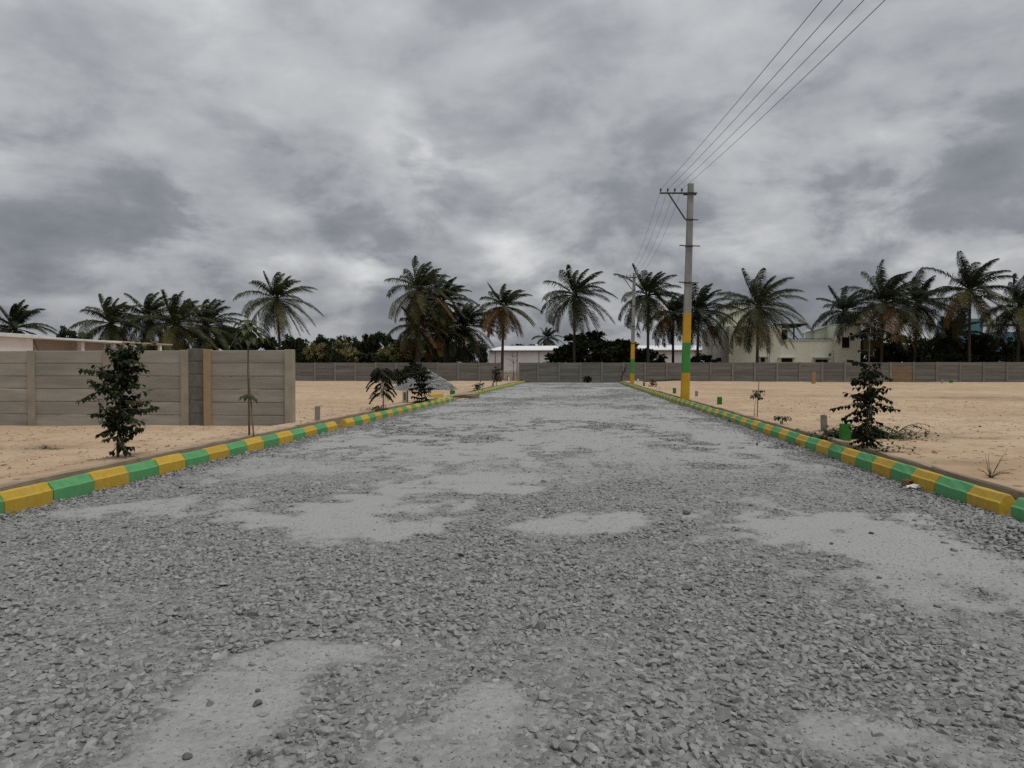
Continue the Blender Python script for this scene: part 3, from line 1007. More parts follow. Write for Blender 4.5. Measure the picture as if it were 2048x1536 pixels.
# ------------------------------------------------------------------ houses
def part(name, m, parent, a, b, ch=0.0):
    q = MB()
    lo = [min(a[i], b[i]) for i in range(3)]; hi = [max(a[i], b[i]) for i in range(3)]
    q.box(lo, hi, ch)
    return q.build(name, m, parent)

# white single-storey house beyond the near wall: its long side runs along the road
zr = 3.55
c0 = Z(240, 683, zr); c1 = Z(68, 673, zr)
hx = (c0.x + c1.x) / 2
wh = empty('white_house', (hx, c0.y, 0))
tag(wh, 'low white house with flat roof and veranda behind near wall', 'house')
Yc = lambda px: XP(px, 690, hx).y - c0.y
y_end, y_cor, y_st = 0.0, Yc(66), Yc(-60)
part('wall', M['white_wall'], wh, (-8, y_st, -.1), (0, y_cor, zr - .142), .01)
part('veranda_wall', M['pink_wall'], wh, (-8, y_cor + .004, -.1), (-1.0, y_end - .3, zr - .135), .01)
rf = part('roof', M['white_slab'], wh, (-8.3, y_cor + .25, zr - .13), (.25, y_end, zr), .02)
part('roof_slab', M['white_slab'], wh, (-8.3, y_st - .3, zr - .14), (.35, y_cor + .24, zr + .09), .02)
for px in (167,):
    yy = Yc(px)
    part('column', M['white_slab'], wh, (-.35, yy - .16, -.1), (-.03, yy + .16, zr - .135), .01)
part('column', M['white_slab'], wh, (-.35, y_end - .5, -.1), (-.05, y_end - .35, zr - .135), .01)
b = MB()
b.tube([(-.2, Yc(72), zr - .2), (-.15, Yc(78), zr - .6), (-.2, Yc(86), zr - 1.2)], .02, 5)
b.build('hanging_cable', M['iron'], wh)
# lean-to canopy at the far end
ca = Z(345, 691, 3.2)
cn = empty('canopy', (hx, c0.y, 0))
tag(cn, 'thin open canopy roof on posts beside the low white house', 'canopy')
L = XP(343, 690, hx - .5).y - c0.y
cz = XP(300, 687, hx - .45).z
part('canopy_roof', M['canopy'], cn, (-4, .05, cz - .05), (-.4, L, cz + .05), .01)
for px in (254, 322):
    yy = min(XP(px, 691, hx - .5).y - c0.y, L - .2)
    part('post', M['white_wall'], cn, (-.72, yy - .12, 0), (-.5, yy + .12, cz - .052), .01)

# long white shed behind the trees
SY = 108.0
sl, sr = P(978, 700, SY).x, P(1427, 702, SY).x
ez = P(1060, 700, SY).z
shed = empty('shed', (sl, SY, 0))
tag(shed, 'long low white metal shed with shallow roof behind the palms', 'shed')
Ls, Ws = sr - sl, 12.0
part('wall', M['shed_wall'], shed, (0, 0, -.1), (Ls, Ws, ez - .12))
b = MB()
rz_ = ez + .80
b.add([(-.2, -.3, ez), (Ls + .2, -.3, ez), (Ls - 1.5, Ws / 2, rz_), (1.5, Ws / 2, rz_), (-.2, Ws + .3, ez), (Ls + .2, Ws + .3, ez),
       (-.2, -.3, ez - .10), (Ls + .2, -.3, ez - .10), (Ls + .2, Ws + .3, ez - .10), (-.2, Ws + .3, ez - .10)],
      [(0, 1, 2, 3), (3, 2, 5, 4), (0, 3, 4), (1, 5, 2), (6, 9, 8, 7), (0, 6, 7, 1), (4, 5, 8, 9), (0, 4, 9, 6), (1, 7, 8, 5)])
b.build('roof', M['shed_roof'], shed)
b = MB(); b.box((-.1, -.24, ez - .20), (Ls + .1, -.05, ez - .105)); b.build('gutter', M['shed_trim'], shed)
for k in range(int(Ls / 3.2) + 1):
    b = MB(); b.box((k * 3.2 + .9, -.05, 0), (k * 3.2 + 1.0, -.003, ez - .21)); b.build('downpipe', M['shed_trim'], shed)
b = MB(); b.box((Ls * .20, Ws / 2 - .2, rz_ - .1), (Ls * .205 + .25, Ws / 2 + .2, rz_ + .25), .02); b.build('vent', M['shed_roof'], shed)

# cream two-storey house
CY = 92.0
def cp(px, py, dy=0.0):
    return P(px, py, CY + dy)
ch_ = empty('cream_house', (cp(1458, 700).x, CY, 0))
tag(ch_, 'cream plastered two-storey house with roof terrace behind far wall', 'house')
ox = ch_.location.x
X_ = lambda px: cp(px, 700).x - ox
Zp = lambda py: cp(1600, py).z
part('wall', M['cream'], ch_, (X_(1458), 0, -.1), (X_(1563), 9, Zp(651)), .01)
part('stair_tower', M['cream'], ch_, (X_(1455), 2.0, Zp(660)), (X_(1505), 8, Zp(604)), .01)
part('side_wall', M['cream_shade'], ch_, (X_(1429), 1.2, -.1), (X_(1458) - .003, 9, Zp(650)), .01)
part('terrace_wall', M['cream'], ch_, (X_(1563) + .003, .35, -.1), (X_(1669) - .003, 9, Zp(681)), .01)
part('parapet_cap', M['cream_shade'], ch_, (X_(1563) + .01, .28, Zp(681) + .002), (X_(1669) - .01, .5, Zp(681) + .09))
part('right_block', M['cream'], ch_, (X_(1669), 0, -.1), (X_(1721), 8, Zp(650)), .01)
part('parapet_cap', M['cream_shade'], ch_, (X_(1668), -.06, Zp(650) + .002), (X_(1722), 8, Zp(650) + .08))
b = MB()
xa, xb = X_(1645), X_(1669)
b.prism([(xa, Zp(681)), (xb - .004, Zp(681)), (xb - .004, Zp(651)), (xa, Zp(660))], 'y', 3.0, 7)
b.build('stair_room', M['cream_shade'], ch_)
b = MB()
b.prism([(xa - .3, Zp(660)), (xb - .006, Zp(650.5)), (xb - .006, Zp(649)), (xa - .3, Zp(658))], 'y', 2.7, 7.2)
b.build('sloping_roof', M['white_slab'], ch_)
for k in range(9):
    x = X_(1692) + k * .26
    part('balustrade_bar', M['white_slab'], ch_, (x, .5, Zp(650) + .08), (x + .09, .6, Zp(646.2) + .004 + k * .03))
def window(x0, x1, y0, y1, yf, sill=True, name='window'):
    w = empty(name, (X_(x0), yf, Zp(y1)))
    w.parent = ch_
    wd, ht = X_(x1) - X_(x0), Zp(y0) - Zp(y1)
    q = MB(); q.box((0, .02, 0), (wd, .06, ht)); q.build('pane', M['glass_dark'], w)
    q = MB()
    for a, c in (((-.05, -.03, 0), (.03, .05, ht)), ((wd - .03, -.03, 0), (wd + .05, .05, ht)), ((-.05, -.03, ht), (wd + .05, .05, ht + .06)), ((-.05, -.05, -.06), (wd + .05, .05, 0))):
        q.box(a, c)
    q.build('frame', M['cream_shade'], w)
    return w
window(1683, 1699, 675, 696, -.03)
window(1521, 1530, 715, 724, -.03)
window(1560, 1587, 716, 724, .32)
window(1632, 1658, 719, 726, .32)
window(1693, 1707, 720, 727, -.03)
window(1444, 1447, 662, 685, 1.17)
window(1431, 1433.5, 662, 686, 1.17)
window(1437, 1447, 715, 723, 1.17)
for a, c, py, yf in ((1517, 1536, 713, 0), (1556, 1592, 714.5, .35), (1628, 1663, 714.5, .35)):
    part('sunshade', M['cream_shade'], ch_, (X_(a), yf - .55, Zp(py) - .09), (X_(c), yf - .003, Zp(py) + .03), .01)
for px in (1537, 1540.5):
    b = MB(); b.tube([(X_(px), -.08, 0), (X_(px), -.08, Zp(668))], .055, 6); b.build('downpipe', M['white_wall'], ch_)
b = MB()
for z in (Zp(676.5), Zp(679)):
    b.tube([(X_(1575), .6, z), (X_(1668), .6, z)], .035, 5)
for k in range(8):
    b.tube([(X_(1580 + k * 12), .6, Zp(681)), (X_(1580 + k * 12), .6, Zp(676.5))], .03, 5)
b.build('railing', M['iron'], ch_)
b = MB()
b.box((X_(1566), 1.5, Zp(648.5)), (X_(1624), 5.5, Zp(645.5)), .02)
b.box((X_(1572), 1.8, Zp(652)), (X_(1611), 5.2, Zp(648.7)), .02)
b.build('pergola_roof', M['wood_dark'], ch_)
for px in (1568, 1595.5):
    part('pergola_post', M['wood_dark'], ch_, (X_(px), 1.9, Zp(681)), (X_(px) + .16, 2.06, Zp(652.2)), .01)
part('pergola_screen', M['wood_dark'], ch_, (X_(1565), 4.9, Zp(681)), (X_(1597), 5.0, Zp(655)))
b = MB()
b.tube([(X_(1584), 1.7, Zp(655)), (X_(1606), 1.7, Zp(680))], .07, 5)
b.build('stair_stringer', M['wood_dark'], ch_)
b = MB()
b.tube([(X_(1621), 3, Zp(681)), (X_(1621), 3, Zp(664))], .03, 5)
b.tube([(X_(1618.5), 3, Zp(665)), (X_(1624), 3, Zp(666))], .03, 5)
b.tube([(X_(1619), 3, Zp(667)), (X_(1623), 3, Zp(667.5))], .03, 5)
b.build('antenna', M['iron'], ch_)
b = MB()
b.tube([(X_(1661), -.02 + .3, Zp(710)), (X_(1661), 0, Zp(708))], .12, 8)
b.build('wall_lamp', M['iron'], ch_)

# blue building at the right edge
BY = 104.0
bp = lambda px, py: P(px, py, BY)
bb = empty('blue_house', (bp(1940, 700).x, BY, 0))
tag(bb, 'pale blue house half hidden by palms at the right edge', 'house')
bx0 = bb.location.x
part('wall', M['blue_wall'], bb, (bp(1992, 700).x - bx0, 0, -.1), (bp(2110, 700).x - bx0, 9, bp(2000, 664).z), .01)
part('upper_wall', M['teal_wall'], bb, (bp(1938, 700).x - bx0, 3, -.1), (bp(1990, 700).x - bx0, 9, bp(2000, 634).z), .01)
part('roof_slab', M['white_slab'], bb, (bp(1991, 700).x - bx0, -.5, bp(2000, 648).z), (bp(2110, 700).x - bx0, 6, bp(2000, 646).z), .01)
for px in (1994, 2030):
    part('roof_post', M['shed_trim'], bb, (bp(px, 700).x - bx0, -.2, bp(2000, 664).z), (bp(px, 700).x - bx0 + .12, -.08, bp(2000, 648).z))
w = part('window', M['glass_dark'], bb, (bp(2034, 700).x - bx0, -.04, bp(2000, 705).z), (bp(2046, 700).x - bx0, -.003, bp(2000, 688).z))

# ------------------------------------------------------------------ coconut palms
WIND = Vector((.9, .12, 0))
def frond_mesh(r, az, el, L, droop, wind, mname, ragged=.06):
    d = Vector((math.cos(az) * math.cos(el), math.sin(az) * math.cos(el), math.sin(el)))
    n = 15
    p = Vector((0, 0, 0))
    pts, dirs = [p.copy()], [d.copy()]
    for i in range(n):
        t = (i + 1) / n
        d = (d + Vector((0, 0, -droop * (.25 + 1.1 * t) / n)) + WIND * (wind * (.2 + t) / n)).normalized()
        p = p + d * (L / n)
        pts.append(p.copy()); dirs.append(d.copy())
    b = MB()
    b.tube(pts, [.055 * (1 - .85 * i / n) + .006 for i in range(n + 1)], 4, False)
    NL = 60
    for k in range(NL):
        t = .10 + .90 * (k + .5) / NL
        f = t * n
        i = min(int(f), n - 1)
        q = pts[i].lerp(pts[i + 1], f - i)
        tg = dirs[i].lerp(dirs[min(i + 1, n)], f - i).normalized()
        side = tg.cross(Vector((0, 0, 1)))
        side = side.normalized() if side.length > .05 else Vector((math.sin(az), -math.cos(az), 0))
        up = side.cross(tg)
        ll = L * .285 * (math.sin(math.pi * (.16 + .76 * t)) ** .7) * r.uniform(.82, 1.1)
        for sgn in (-1, 1):
            if r.random() < ragged:
                continue
            dr = (tg * (.42 + .5 * t) + side * sgn * .75 + up * (.10 + r.gauss(0, .08)) + WIND * (wind * .30)).normalized()
            m1 = q + dr * ll * .42
            d2 = (dr * .75 + Vector((0, 0, -.62 - .3 * r.random())) + WIND * (wind * .42)).normalized()
            e = m1 + d2 * ll * .62
            wv = tg * (.030 + .016 * r.random())
            b.add([q - wv * .6, q + wv * .6, m1 + wv, m1 - wv, e], [(0, 1, 2, 3), (3, 2, 4)])
    return b.mesh('frond', M[mname])

def palm(px, py, Y, base_px, size, nf, label, seed, tones=('frond', 'frond_olive'), dry=.0, wind=.95, group='coconut palms behind the far wall', nuts=True, trunk_r=.17, stack=1.0):
    r = random.Random(seed)
    top = P(px, py, Y)
    base = P(base_px, 738, Y); base.z = 0
    root = empty('coconut_palm', base)
    tag(root, label, 'palm', group)
    c = top - base
    b = MB()
    n = 9
    pts = []
    for i in range(n + 1):
        t = i / n
        pts.append(Vector((c.x * (t ** 1.5), c.y * t, -.2 + (c.z + .2) * t)))
    b.tube(pts, [trunk_r * (1.45 if i == 0 else 1.12 - .42 * i / n) for i in range(n + 1)], 8)
    b.build('trunk', M['palm_trunk'], root, smooth=True)
    nf = int(nf * 1.6)
    size = size * 1.13
    for k in range(nf):
        g = (k + .5) / nf                                # 0 = youngest, upright
        az = k * 2.39996 + r.uniform(-.25, .25)
        el = R(82 - 136 * g ** .92) + r.gauss(0, .10)
        Lf = size * (.66 + .44 * min(1, g * 2.0) - .10 * max(0, g - .8) * 5) * r.uniform(.88, 1.08)
        dr = (.85 + 1.15 * g) * stack * r.uniform(.8, 1.2)
        if r.random() < dry * (1.6 if g > .62 else .12):
            mn = 'frond_dry'
        else:
            mn = tones[1] if (g > .55 and r.random() < .7) else tones[0]
        me = frond_mesh(r, az, el, Lf, dr, wind * (1.15 - .5 * g), mn)
        link('frond', me, root, c + Vector((math.cos(az) * .12, math.sin(az) * .12, .15 - .35 * g)))
    if nuts:
        for k in range(5):
            a = r.uniform(0, 6.28)
            bm = bmesh.new()
            bmesh.ops.create_icosphere(bm, subdivisions=1, radius=.14)
            me = bpy.data.meshes.new('coconut'); bm.to_mesh(me); bm.free()
            me.materials.append(M['frond_olive'])
            link('coconut', me, root, c + Vector((math.cos(a) * .30, math.sin(a) * .30, -.42 - .2 * r.random())), (0, 0, 0), (1, 1, 1.25))

PALMS = [
    (30, 655, 62, 34, 3.1, 15, 'dark palm crown rising over the roof of the low white house', 1, ('frond_dark', 'frond'), 0),
    (222, 646, 74, 228, 3.8, 17, 'leftmost palm of the clump behind the canopy roof', 2, ('frond', 'frond'), 0),
    (296, 634, 78, 296, 3.9, 18, 'tallest palm of the clump behind the canopy roof', 3, ('frond', 'frond'), 0),
    (352, 648, 76, 356, 4.3, 20, 'third palm from the left in the clump behind the canopy roof', 4, ('frond', 'frond_olive'), 0),
    (412, 650, 80, 408, 4.1, 20, 'rightmost palm of the clump left of the tall thin sapling', 5, ('frond_dark', 'frond'), 0),
    (553, 598, 88, 562, 4.5, 21, 'lone palm with spreading crown above the end of the near wall', 6, ('frond', 'frond_olive'), 0),
    (838, 578, 89, 838, 4.5, 22, 'tallest palm of the dense clump behind the gravel heap', 7, ('frond', 'frond_olive'), .12),
    (832, 650, 90, 834, 3.4, 17, 'low palm under the tallest one behind the gravel heap', 27, ('frond_olive', 'frond_olive'), .1),
    (884, 602, 94, 890, 4.4, 24, 'middle palm of the dense clump behind the gravel heap', 8, ('frond_dark', 'frond_olive'), .15),
    (928, 652, 96, 928, 4.2, 24, 'shortest, rightmost palm of the dense clump behind the gravel heap', 9, ('frond_dark', 'frond_dark'), .15),
    (880, 665, 95, 878, 4.0, 22, 'low drooping palm in the middle of the dense clump', 28, ('frond_olive', 'frond_dark'), .2),
    (1008, 612, 87, 1004, 3.6, 19, 'palm with rusty lower fronds in front of the white shed', 10, ('frond', 'frond_olive'), .55),
    (1150, 590, 86, 1148, 4.3, 21, 'airy palm with bare trunk rising from the big dark bush', 11, ('frond_dark', 'frond'), .05),
    (1096, 676, 150, 1096, 2.9, 14, 'tiny distant palm over the shed roof', 12, ('frond_dark', 'frond_dark'), 0),
    (1296, 590, 87, 1296, 4.1, 20, 'palm directly right of the farther power pole', 43, ('frond_dark', 'frond'), .15),
    (1346, 628, 95, 1346, 3.7, 20, 'palm just left of the nearer power pole', 14, ('frond_dark', 'frond_dark'), .25),
    (1398, 622, 90, 1394, 4.2, 22, 'dark palm just right of the nearer power pole', 15, ('frond_dark', 'frond_dark'), .05),
    (1517, 612, 86, 1514, 5.0, 24, 'broad palm standing in front of the cream house', 16, ('frond', 'frond_olive'), .04),
    (1690, 622, 96, 1690, 3.8, 19, 'small dark palm at left of the clump beside the cream house', 17, ('frond_dark', 'frond_dark'), 0),
    (1768, 606, 88, 1762, 5.2, 26, 'largest palm with brown hanging fronds right of the cream house', 18, ('frond_dark', 'frond_olive'), .3),
    (1836, 606, 93, 1828, 4.5, 22, 'dark palm in the middle of the right-hand clump', 19, ('frond_dark', 'frond_dark'), .1),
    (1940, 580, 87, 1938, 4.8, 23, 'tall windswept palm in front of the blue house', 20, ('frond_dark', 'frond_olive'), .04),
    (1905, 672, 92, 1906, 3.4, 18, 'low bushy palm left of the tall windswept one', 21, ('frond_dark', 'frond_dark'), 0),
    (2040, 612, 88, 2034, 4.5, 21, 'palm cut off by the right edge of the picture', 22, ('frond_dark', 'frond_olive'), .12),
]
for (px, py, Y, bpx, sz, nf, lab, sd, tn, dry) in PALMS:
    palm(px, py, Y, bpx, sz, nf, lab, sd, tn, dry, nuts=sz > 3.5)

# ------------------------------------------------------------------ broadleaf trees
def crown_mesh(seed, m, nclump=105, per=56, leaf=.34, pale=None, pale_top=.5):
    """Unit crown (radius 1 each way, centre 0) of many small leaf faces in clumps."""
    r = np.random.default_rng(seed)
    V, T, MI = [], [], []
    base = 0
    for c in range(nclump):
        u = r.normal(size=3); u /= np.linalg.norm(u)
        rad = r.uniform(.30, .98) ** .6
        cen = u * rad * np.array([1, 1, .92])
        cen *= 1 + .22 * math.sin(3 * u[0] + seed) * math.cos(2.3 * u[1] + seed * 1.7)
        cr = r.uniform(.13, .27)
        n = per
        q = r.normal(size=(n, 3)); q /= np.linalg.norm(q, axis=1)[:, None]
        pos = cen + q * cr * (r.random((n, 1)) ** .45) * np.array([1, 1, .75])
        a = r.normal(size=(n, 3)); a /= np.linalg.norm(a, axis=1)[:, None]
        bb_ = np.cross(a, r.normal(size=(n, 3))); bb_ /= np.linalg.norm(bb_, axis=1)[:, None]
        s = leaf * r.uniform(.28, .62, (n, 1)) * .5
        quad = np.stack([pos - a * s, pos - bb_ * s * .55, pos + a * s, pos + bb_ * s * .55], 1)
        V.append(quad.reshape(-1, 3))
        T.append(np.arange(n * 4).reshape(n, 4) + base)
        MI += [1 if (pale and cen[2] > r.uniform(-.35, .75) * pale_top and r.random() < .75) else 0] * n
        base += n * 4
    me = fast_mesh('crown', np.concatenate(V), np.concatenate(T), [m] + ([pale] if pale else []))
    if pale:
        me.polygons.foreach_set('material_index', MI)
    return me
CR = {'dark': [crown_mesh(i, M['leaf_dark']) for i in range(3)],
      'mid': [crown_mesh(10 + i, M['leaf_mid']) for i in range(2)],
      'pale': [crown_mesh(20 + i, M['leaf_mid'], pale=M['leaf_pale']) for i in range(2)],
      'fine': [crown_mesh(30 + i, M['leaf_dark'], 150, 60, .22) for i in range(2)]}
def trunk_for(root, h, rx, seed):
    r = random.Random(seed)
    b = MB()
    b.tube([(0, 0, -.2), (r.gauss(0, .08), 0, h * .45), (r.gauss(0, .15), 0, h * .8)], [.16, .13, .08], 6)
    for k in range(5):
        a = k * 1.3 + r.random()
        b.tube([(0, 0, h * (.3 + .08 * k)), (math.cos(a) * rx * .35, math.sin(a) * rx * .35, h * (.5 + .07 * k)), (math.cos(a) * rx * .65, math.sin(a) * rx * .65, h * (.62 + .07 * k))], [.09, .06, .03], 5)
    b.build('trunk', M['bark'], root)
def tree(px, top, wpx, Y, kind, label, seed, low=.06, name='tree', cat='tree', group='trees and bushes behind the far wall', depth=1.0):
    tp = P(px, top, Y)
    rx = wpx / 2 * Y / F
    h = tp.z
    root = empty(name, (tp.x, Y, 0))
    tag(root, label, cat, group)
    trunk_for(root, h * .8, rx, seed)
    z0 = h * low
    rr = random.Random(seed)
    link('crown', rr.choice(CR[kind]), root, (0, 0, (h + z0) / 2), (0, 0, rr.uniform(0, 6.28)), (rx, rx * depth, (h - z0) / 2))
TREES = [
    (140, 652, 70, 84, 'dark', 'dark rounded tree between the white house roof and the palm clump'),
    (462, 646, 80, 92, 'dark', 'dark tree filling the space right of the left palm clump'),
    (522, 664, 70, 96, 'dark', 'dark tree behind the top of the tall thin sapling'),
    (330, 680, 120, 88, 'dark', 'dark undergrowth tree below the left palm clump'),
    (590, 668, 60, 116, 'dark', 'dark tree just right of the lone palm trunk'),
    (650, 669, 80, 118, 'dark', 'dark tree behind the first pale flowering tree'),
    (700, 666, 60, 120, 'fine', 'dark feathery tree behind the second pale flowering tree'),
    (735, 662, 50, 121, 'dark', 'narrow dark tree left of the highest tree of the tree line'),
    (765, 655, 52, 119, 'dark', 'highest dark tree of the tree line left of the dense palms'),
    (812, 668, 70, 118, 'dark', 'dark tree behind the left side of the dense palms'),
    (628, 682, 58, 94, 'pale', 'leftmost pale flowering round tree over the far wall'),
    (684, 680, 66, 94, 'pale', 'middle pale flowering round tree over the far wall'),
    (606, 704, 56, 95, 'mid', 'low green bush at the end of the near wall'),
    (730, 700, 90, 99, 'dark', 'dark bush between two pale flowering trees'),
    (792, 684, 92, 93, 'pale', 'widest pale flowering tree left of the dense palms'),
    (660, 712, 80, 99, 'dark', 'low dark bush under the pale flowering trees'),
    (880, 690, 110, 104, 'dark', 'dark bush under the dense palm clump'),
    (950, 676, 60, 112, 'fine', 'thin dark tree between the dense palms and the shed'),
    (1045, 684, 110, 140, 'dark', 'far dark tree showing over the shed roof'),
    (1185, 656, 150, 90, 'dark', 'big dark round bush in front of the white shed'),
    (1125, 690, 70, 88, 'dark', 'low left shoulder of dark bushes in front of the shed'),
    (1246, 672, 70, 92, 'mid', 'dark green bush left of the farther power pole'),
    (1290, 692, 80, 91, 'dark', 'low dark bush between the two power poles'),
    (1408, 706, 60, 89, 'dark', 'low dark bush beside the corner of the cream house'),
    (1745, 668, 60, 94, 'dark', 'dark tree touching the right side of the cream house'),
    (1800, 664, 90, 99, 'dark', 'dark tree under the largest right-hand palm'),
    (1868, 668, 90, 100, 'dark', 'dark tree between two palms left of the blue house'),
    (1962, 662, 110, 92, 'dark', 'dense dark bush in front of the blue house'),
    (1905, 700, 80, 89, 'mid', 'low green bush close behind the far wall left of the blue house'),
    (2060, 650, 90, 100, 'dark', 'dark tree at the right edge behind the cut-off palm'),
]
for i, (px, top, w_, Y, kind, lab) in enumerate(TREES):
    bush = ' bush' in lab
    tree(px, top, w_, Y, kind, lab, 60 + i, name='bush' if bush else 'tree', cat='bush' if bush else 'tree')
# bush in front of the far wall, over the gravel heap
tree(826, 722, 44, 80.6, 'dark', 'dark bush standing against the far wall above the gravel heap', 140, name='bush', cat='bush')
tree(1175, 751, 18, 80.2, 'fine', 'small dark bush against the wall at the end of the road', 141, low=0, name='bush', cat='bush')

# ------------------------------------------------------------------ saplings and weeds
def leaf_faces(b, p, d, up, L, w, fold=.25, droop=.35):
    """A pointed leaf folded along its midrib."""
    d = d.normalized()
    s = d.cross(up)
    s = s.normalized() if s.length > .05 else d.orthogonal().normalized()
    u = s.cross(d)
    m = p + d * L * .45 - u * 0
    e = p + (d * (1 - .2 * droop) + Vector((0, 0, -droop * .6))).normalized() * L
    m1 = p + (d * .48) * L + Vector((0, 0, -droop * .1 * L))
    a, c = m1 + s * w + u * w * fold, m1 - s * w + u * w * fold
    q = p + d * L * .15
    b.add([p, q + s * w * .55, a, e, c, q - s * w * .55, m1], [(0, 1, 2, 6), (6, 2, 3), (0, 6, 4, 5), (6, 3, 4)])

def branchy(root, r, stem, radii, branches, leaf, mleaf, name_leaf='foliage', mbark='sapling_bark'):
    """stem: points; branches: list of (t, az, el, length); leaf: (L, w, spacing, droop)."""
    b = MB()
    b.tube(stem, radii, 7)
    b.build('stem', M[mbark], root, smooth=True)
    fo = MB(); br = MB()
    L0, w0, sp, droop = leaf
    def at(t):
        f = t * (len(stem) - 1)
        i = min(int(f), len(stem) - 2)
        return Vector(stem[i]).lerp(Vector(stem[i + 1]), f - i)
    for (t, az, el, ln) in branches:
        p = at(t)
        d = Vector((math.cos(az) * math.cos(el), math.sin(az) * math.cos(el), math.sin(el)))
        n = max(2, int(ln / sp))
        pts = [p.copy()]
        for i in range(n):
            d = (d + Vector((r.gauss(0, .10), r.gauss(0, .10), -.16 * droop * 3 / max(n, 3)))).normalized()
            p = p + d * (ln / n)
            pts.append(p.copy())
            if i + 1 >= n * .12:
                for s in (-1, 1):
                    side = d.cross(Vector((0, 0, 1)))
                    side = side.normalized() if side.length > .05 else Vector((1, 0, 0))
                    ld = d * .45 + side * s * .7 + Vector((r.gauss(0, .45), r.gauss(0, .45), -.25 - droop * .5 + r.gauss(0, .4)))
                    k = r.uniform(.75, 1.15)
                    leaf_faces(fo, p + Vector((r.gauss(0, .008), r.gauss(0, .008), 0)), ld, Vector((0, 0, 1)), L0 * k, w0 * k, .25, droop)
        leaf_faces(fo, p, d, Vector((0, 0, 1)), L0, w0, .25, droop)
        br.tube(pts, [.006 * (1 - .6 * i / n) + .0015 for i in range(n + 1)], 4, False)
    if branches:
        br.build('branches', M[mbark], root)['kind'] = 'stuff'
    o = fo.build(name_leaf, M[mleaf], root)
    o['kind'] = 'stuff'
    return o

# (a) the leafy sapling close by on the left
base = Z(236, 928, .07)
root = empty('sapling', base); tag(root, 'leafy dark green sapling in front of the near wall by the left kerb', 'sapling', 'saplings planted along the kerbs')
r = random.Random(3)
sc = (928 - 690) * base.y / F
stem = [(0, 0, -.1), (.0, 0, .3), (.03, 0, .7), (.06, .02, 1.2), (.10, .02, 1.55), (.13, .03, sc - .05)]
bl = []
for k in range(150):
    t = .17 + .83 * (k / 149)
    az = k * 2.4 + r.uniform(-.4, .4)
    lump = 1 + .30 * math.sin(t * 17 + az) + .18 * math.sin(t * 31 + 2 * az)
    prof = (.40 * math.sin(math.pi * min(1, .26 + .74 * ((t - .15) / .85))) ** .7 + .07) * lump
    if t < .27 and math.cos(az) < .1:
        continue
    bl.append((t, az, R(r.uniform(-25, 50) + 25 * t), prof * r.uniform(.25, 1.12)))
branchy(root, r, stem, [.024, .021, .017, .013, .008, .003], bl, (.100, .033, .050, .65), 'sap_leaf')

# (b) tall thin sapling with stake
base = Z(499, 882, .07)
root = empty('sapling', base); tag(root, 'tall thin sapling with a tuft of leaves at its top, before the near wall', 'sapling', 'saplings planted along the kerbs')
r = random.Random(5)
k_ = base.y / F
hh = (882 - 632) * k_
b = MB(); b.tube([(0, 0, -.1), (-.01, 0, hh * .3), (-.02, 0, hh * .62), (-.01, 0, hh * .8), (.0, 0, hh)], [.022, .019, .017, .014, .006], 7)
b.build('stem', M['sapling_bark'], root, smooth=True)
b = MB(); b.tube([(.10, 0, -.1), (.05, -.02, hh * .30), (.0, -.03, hh * .62)], [.018, .017, .014], 6)
b.build('stake', M['stick'], root)
for k in range(46):
    z = hh * (.80 + .20 * (k / 45)) if k > 8 else hh * (.36 + .012 * (k % 3))
    az = k * 2.4
    tf = (z / hh - .80) / .2 if k > 8 else .75
    d = Vector((math.cos(az), math.sin(az), .35))
    pet = r.uniform(.10, .30) * (1 - .65 * max(tf, 0)) if k > 8 else .06
    p0 = Vector((-.01, 0, z)); p1 = p0 + d.normalized() * pet
    q = MB()
    q.tube([p0, p1], .003, 4, False)
    LL = r.uniform(.26, .38) * (1 - .35 * max(tf, 0)) if k > 8 else .2
    leaf_faces(q, p1, Vector((d.x, d.y, -.75 + .7 * max(tf, 0) + r.gauss(0, .2))), Vector((0, 0, 1)), LL, LL * .27, .2, .7)
    q.build('leaf', M['sap_leaf_green'], root)

# (c) feathery sapling (compound leaves)
def pinnate(root, r, stem, radii, leaves, mleaf, spread=.135):
    b = MB(); b.tube(stem, radii, 6); b.build('stem', M['sapling_bark'], root, smooth=True)
    hgt = stem[-1][2]
    for (t, az, ln) in leaves:
        q = MB()
        f = t * (len(stem) - 1); i = min(int(f), len(stem) - 2)
        p = Vector(stem[i]).lerp(Vector(stem[i + 1]), f - i)
        d = Vector((math.cos(az), math.sin(az), .45)).normalized()
        n = 11
        pts = [p.copy()]
        for j in range(n):
            d = (d + Vector((0, 0, -.17))).normalized()
            p = p + d * ln / n
            pts.append(p.copy())
            if j > 1:
                side = d.cross(Vector((0, 0, 1))).normalized()
                for s in (-1, 1):
                    leaf_faces(q, p, side * s + d * .35 + Vector((0, 0, -.45)), Vector((0, 0, 1)), spread * r.uniform(.85, 1.1) * (1.1 - .4 * j / n), spread * .17, .2, .4)
        q.tube(pts, .004, 4, False)
        q.build('leaf', M[mleaf], root)
base = Z(766, 826, .09)
root = empty('sapling', base); tag(root, 'feathery sapling with drooping compound leaves left of the gravel heap', 'sapling', 'saplings planted along the kerbs')
r = random.Random(8); hh = (826 - 734) * base.y / F
lv = [(.32 + .68 * (k / 51), k * 2.4 + r.gauss(0, .3), r.uniform(.32, .66)) for k in range(52)]
lv += [(.10 + .02 * k, k * 1.26, .62) for k in range(5)]
pinnate(root, r, [(0, 0, -.1), (.02, 0, hh * .4), (-.02, 0, hh * .8), (0, 0, hh)], [.018, .015, .010, .004], lv, 'sap_leaf_dark')

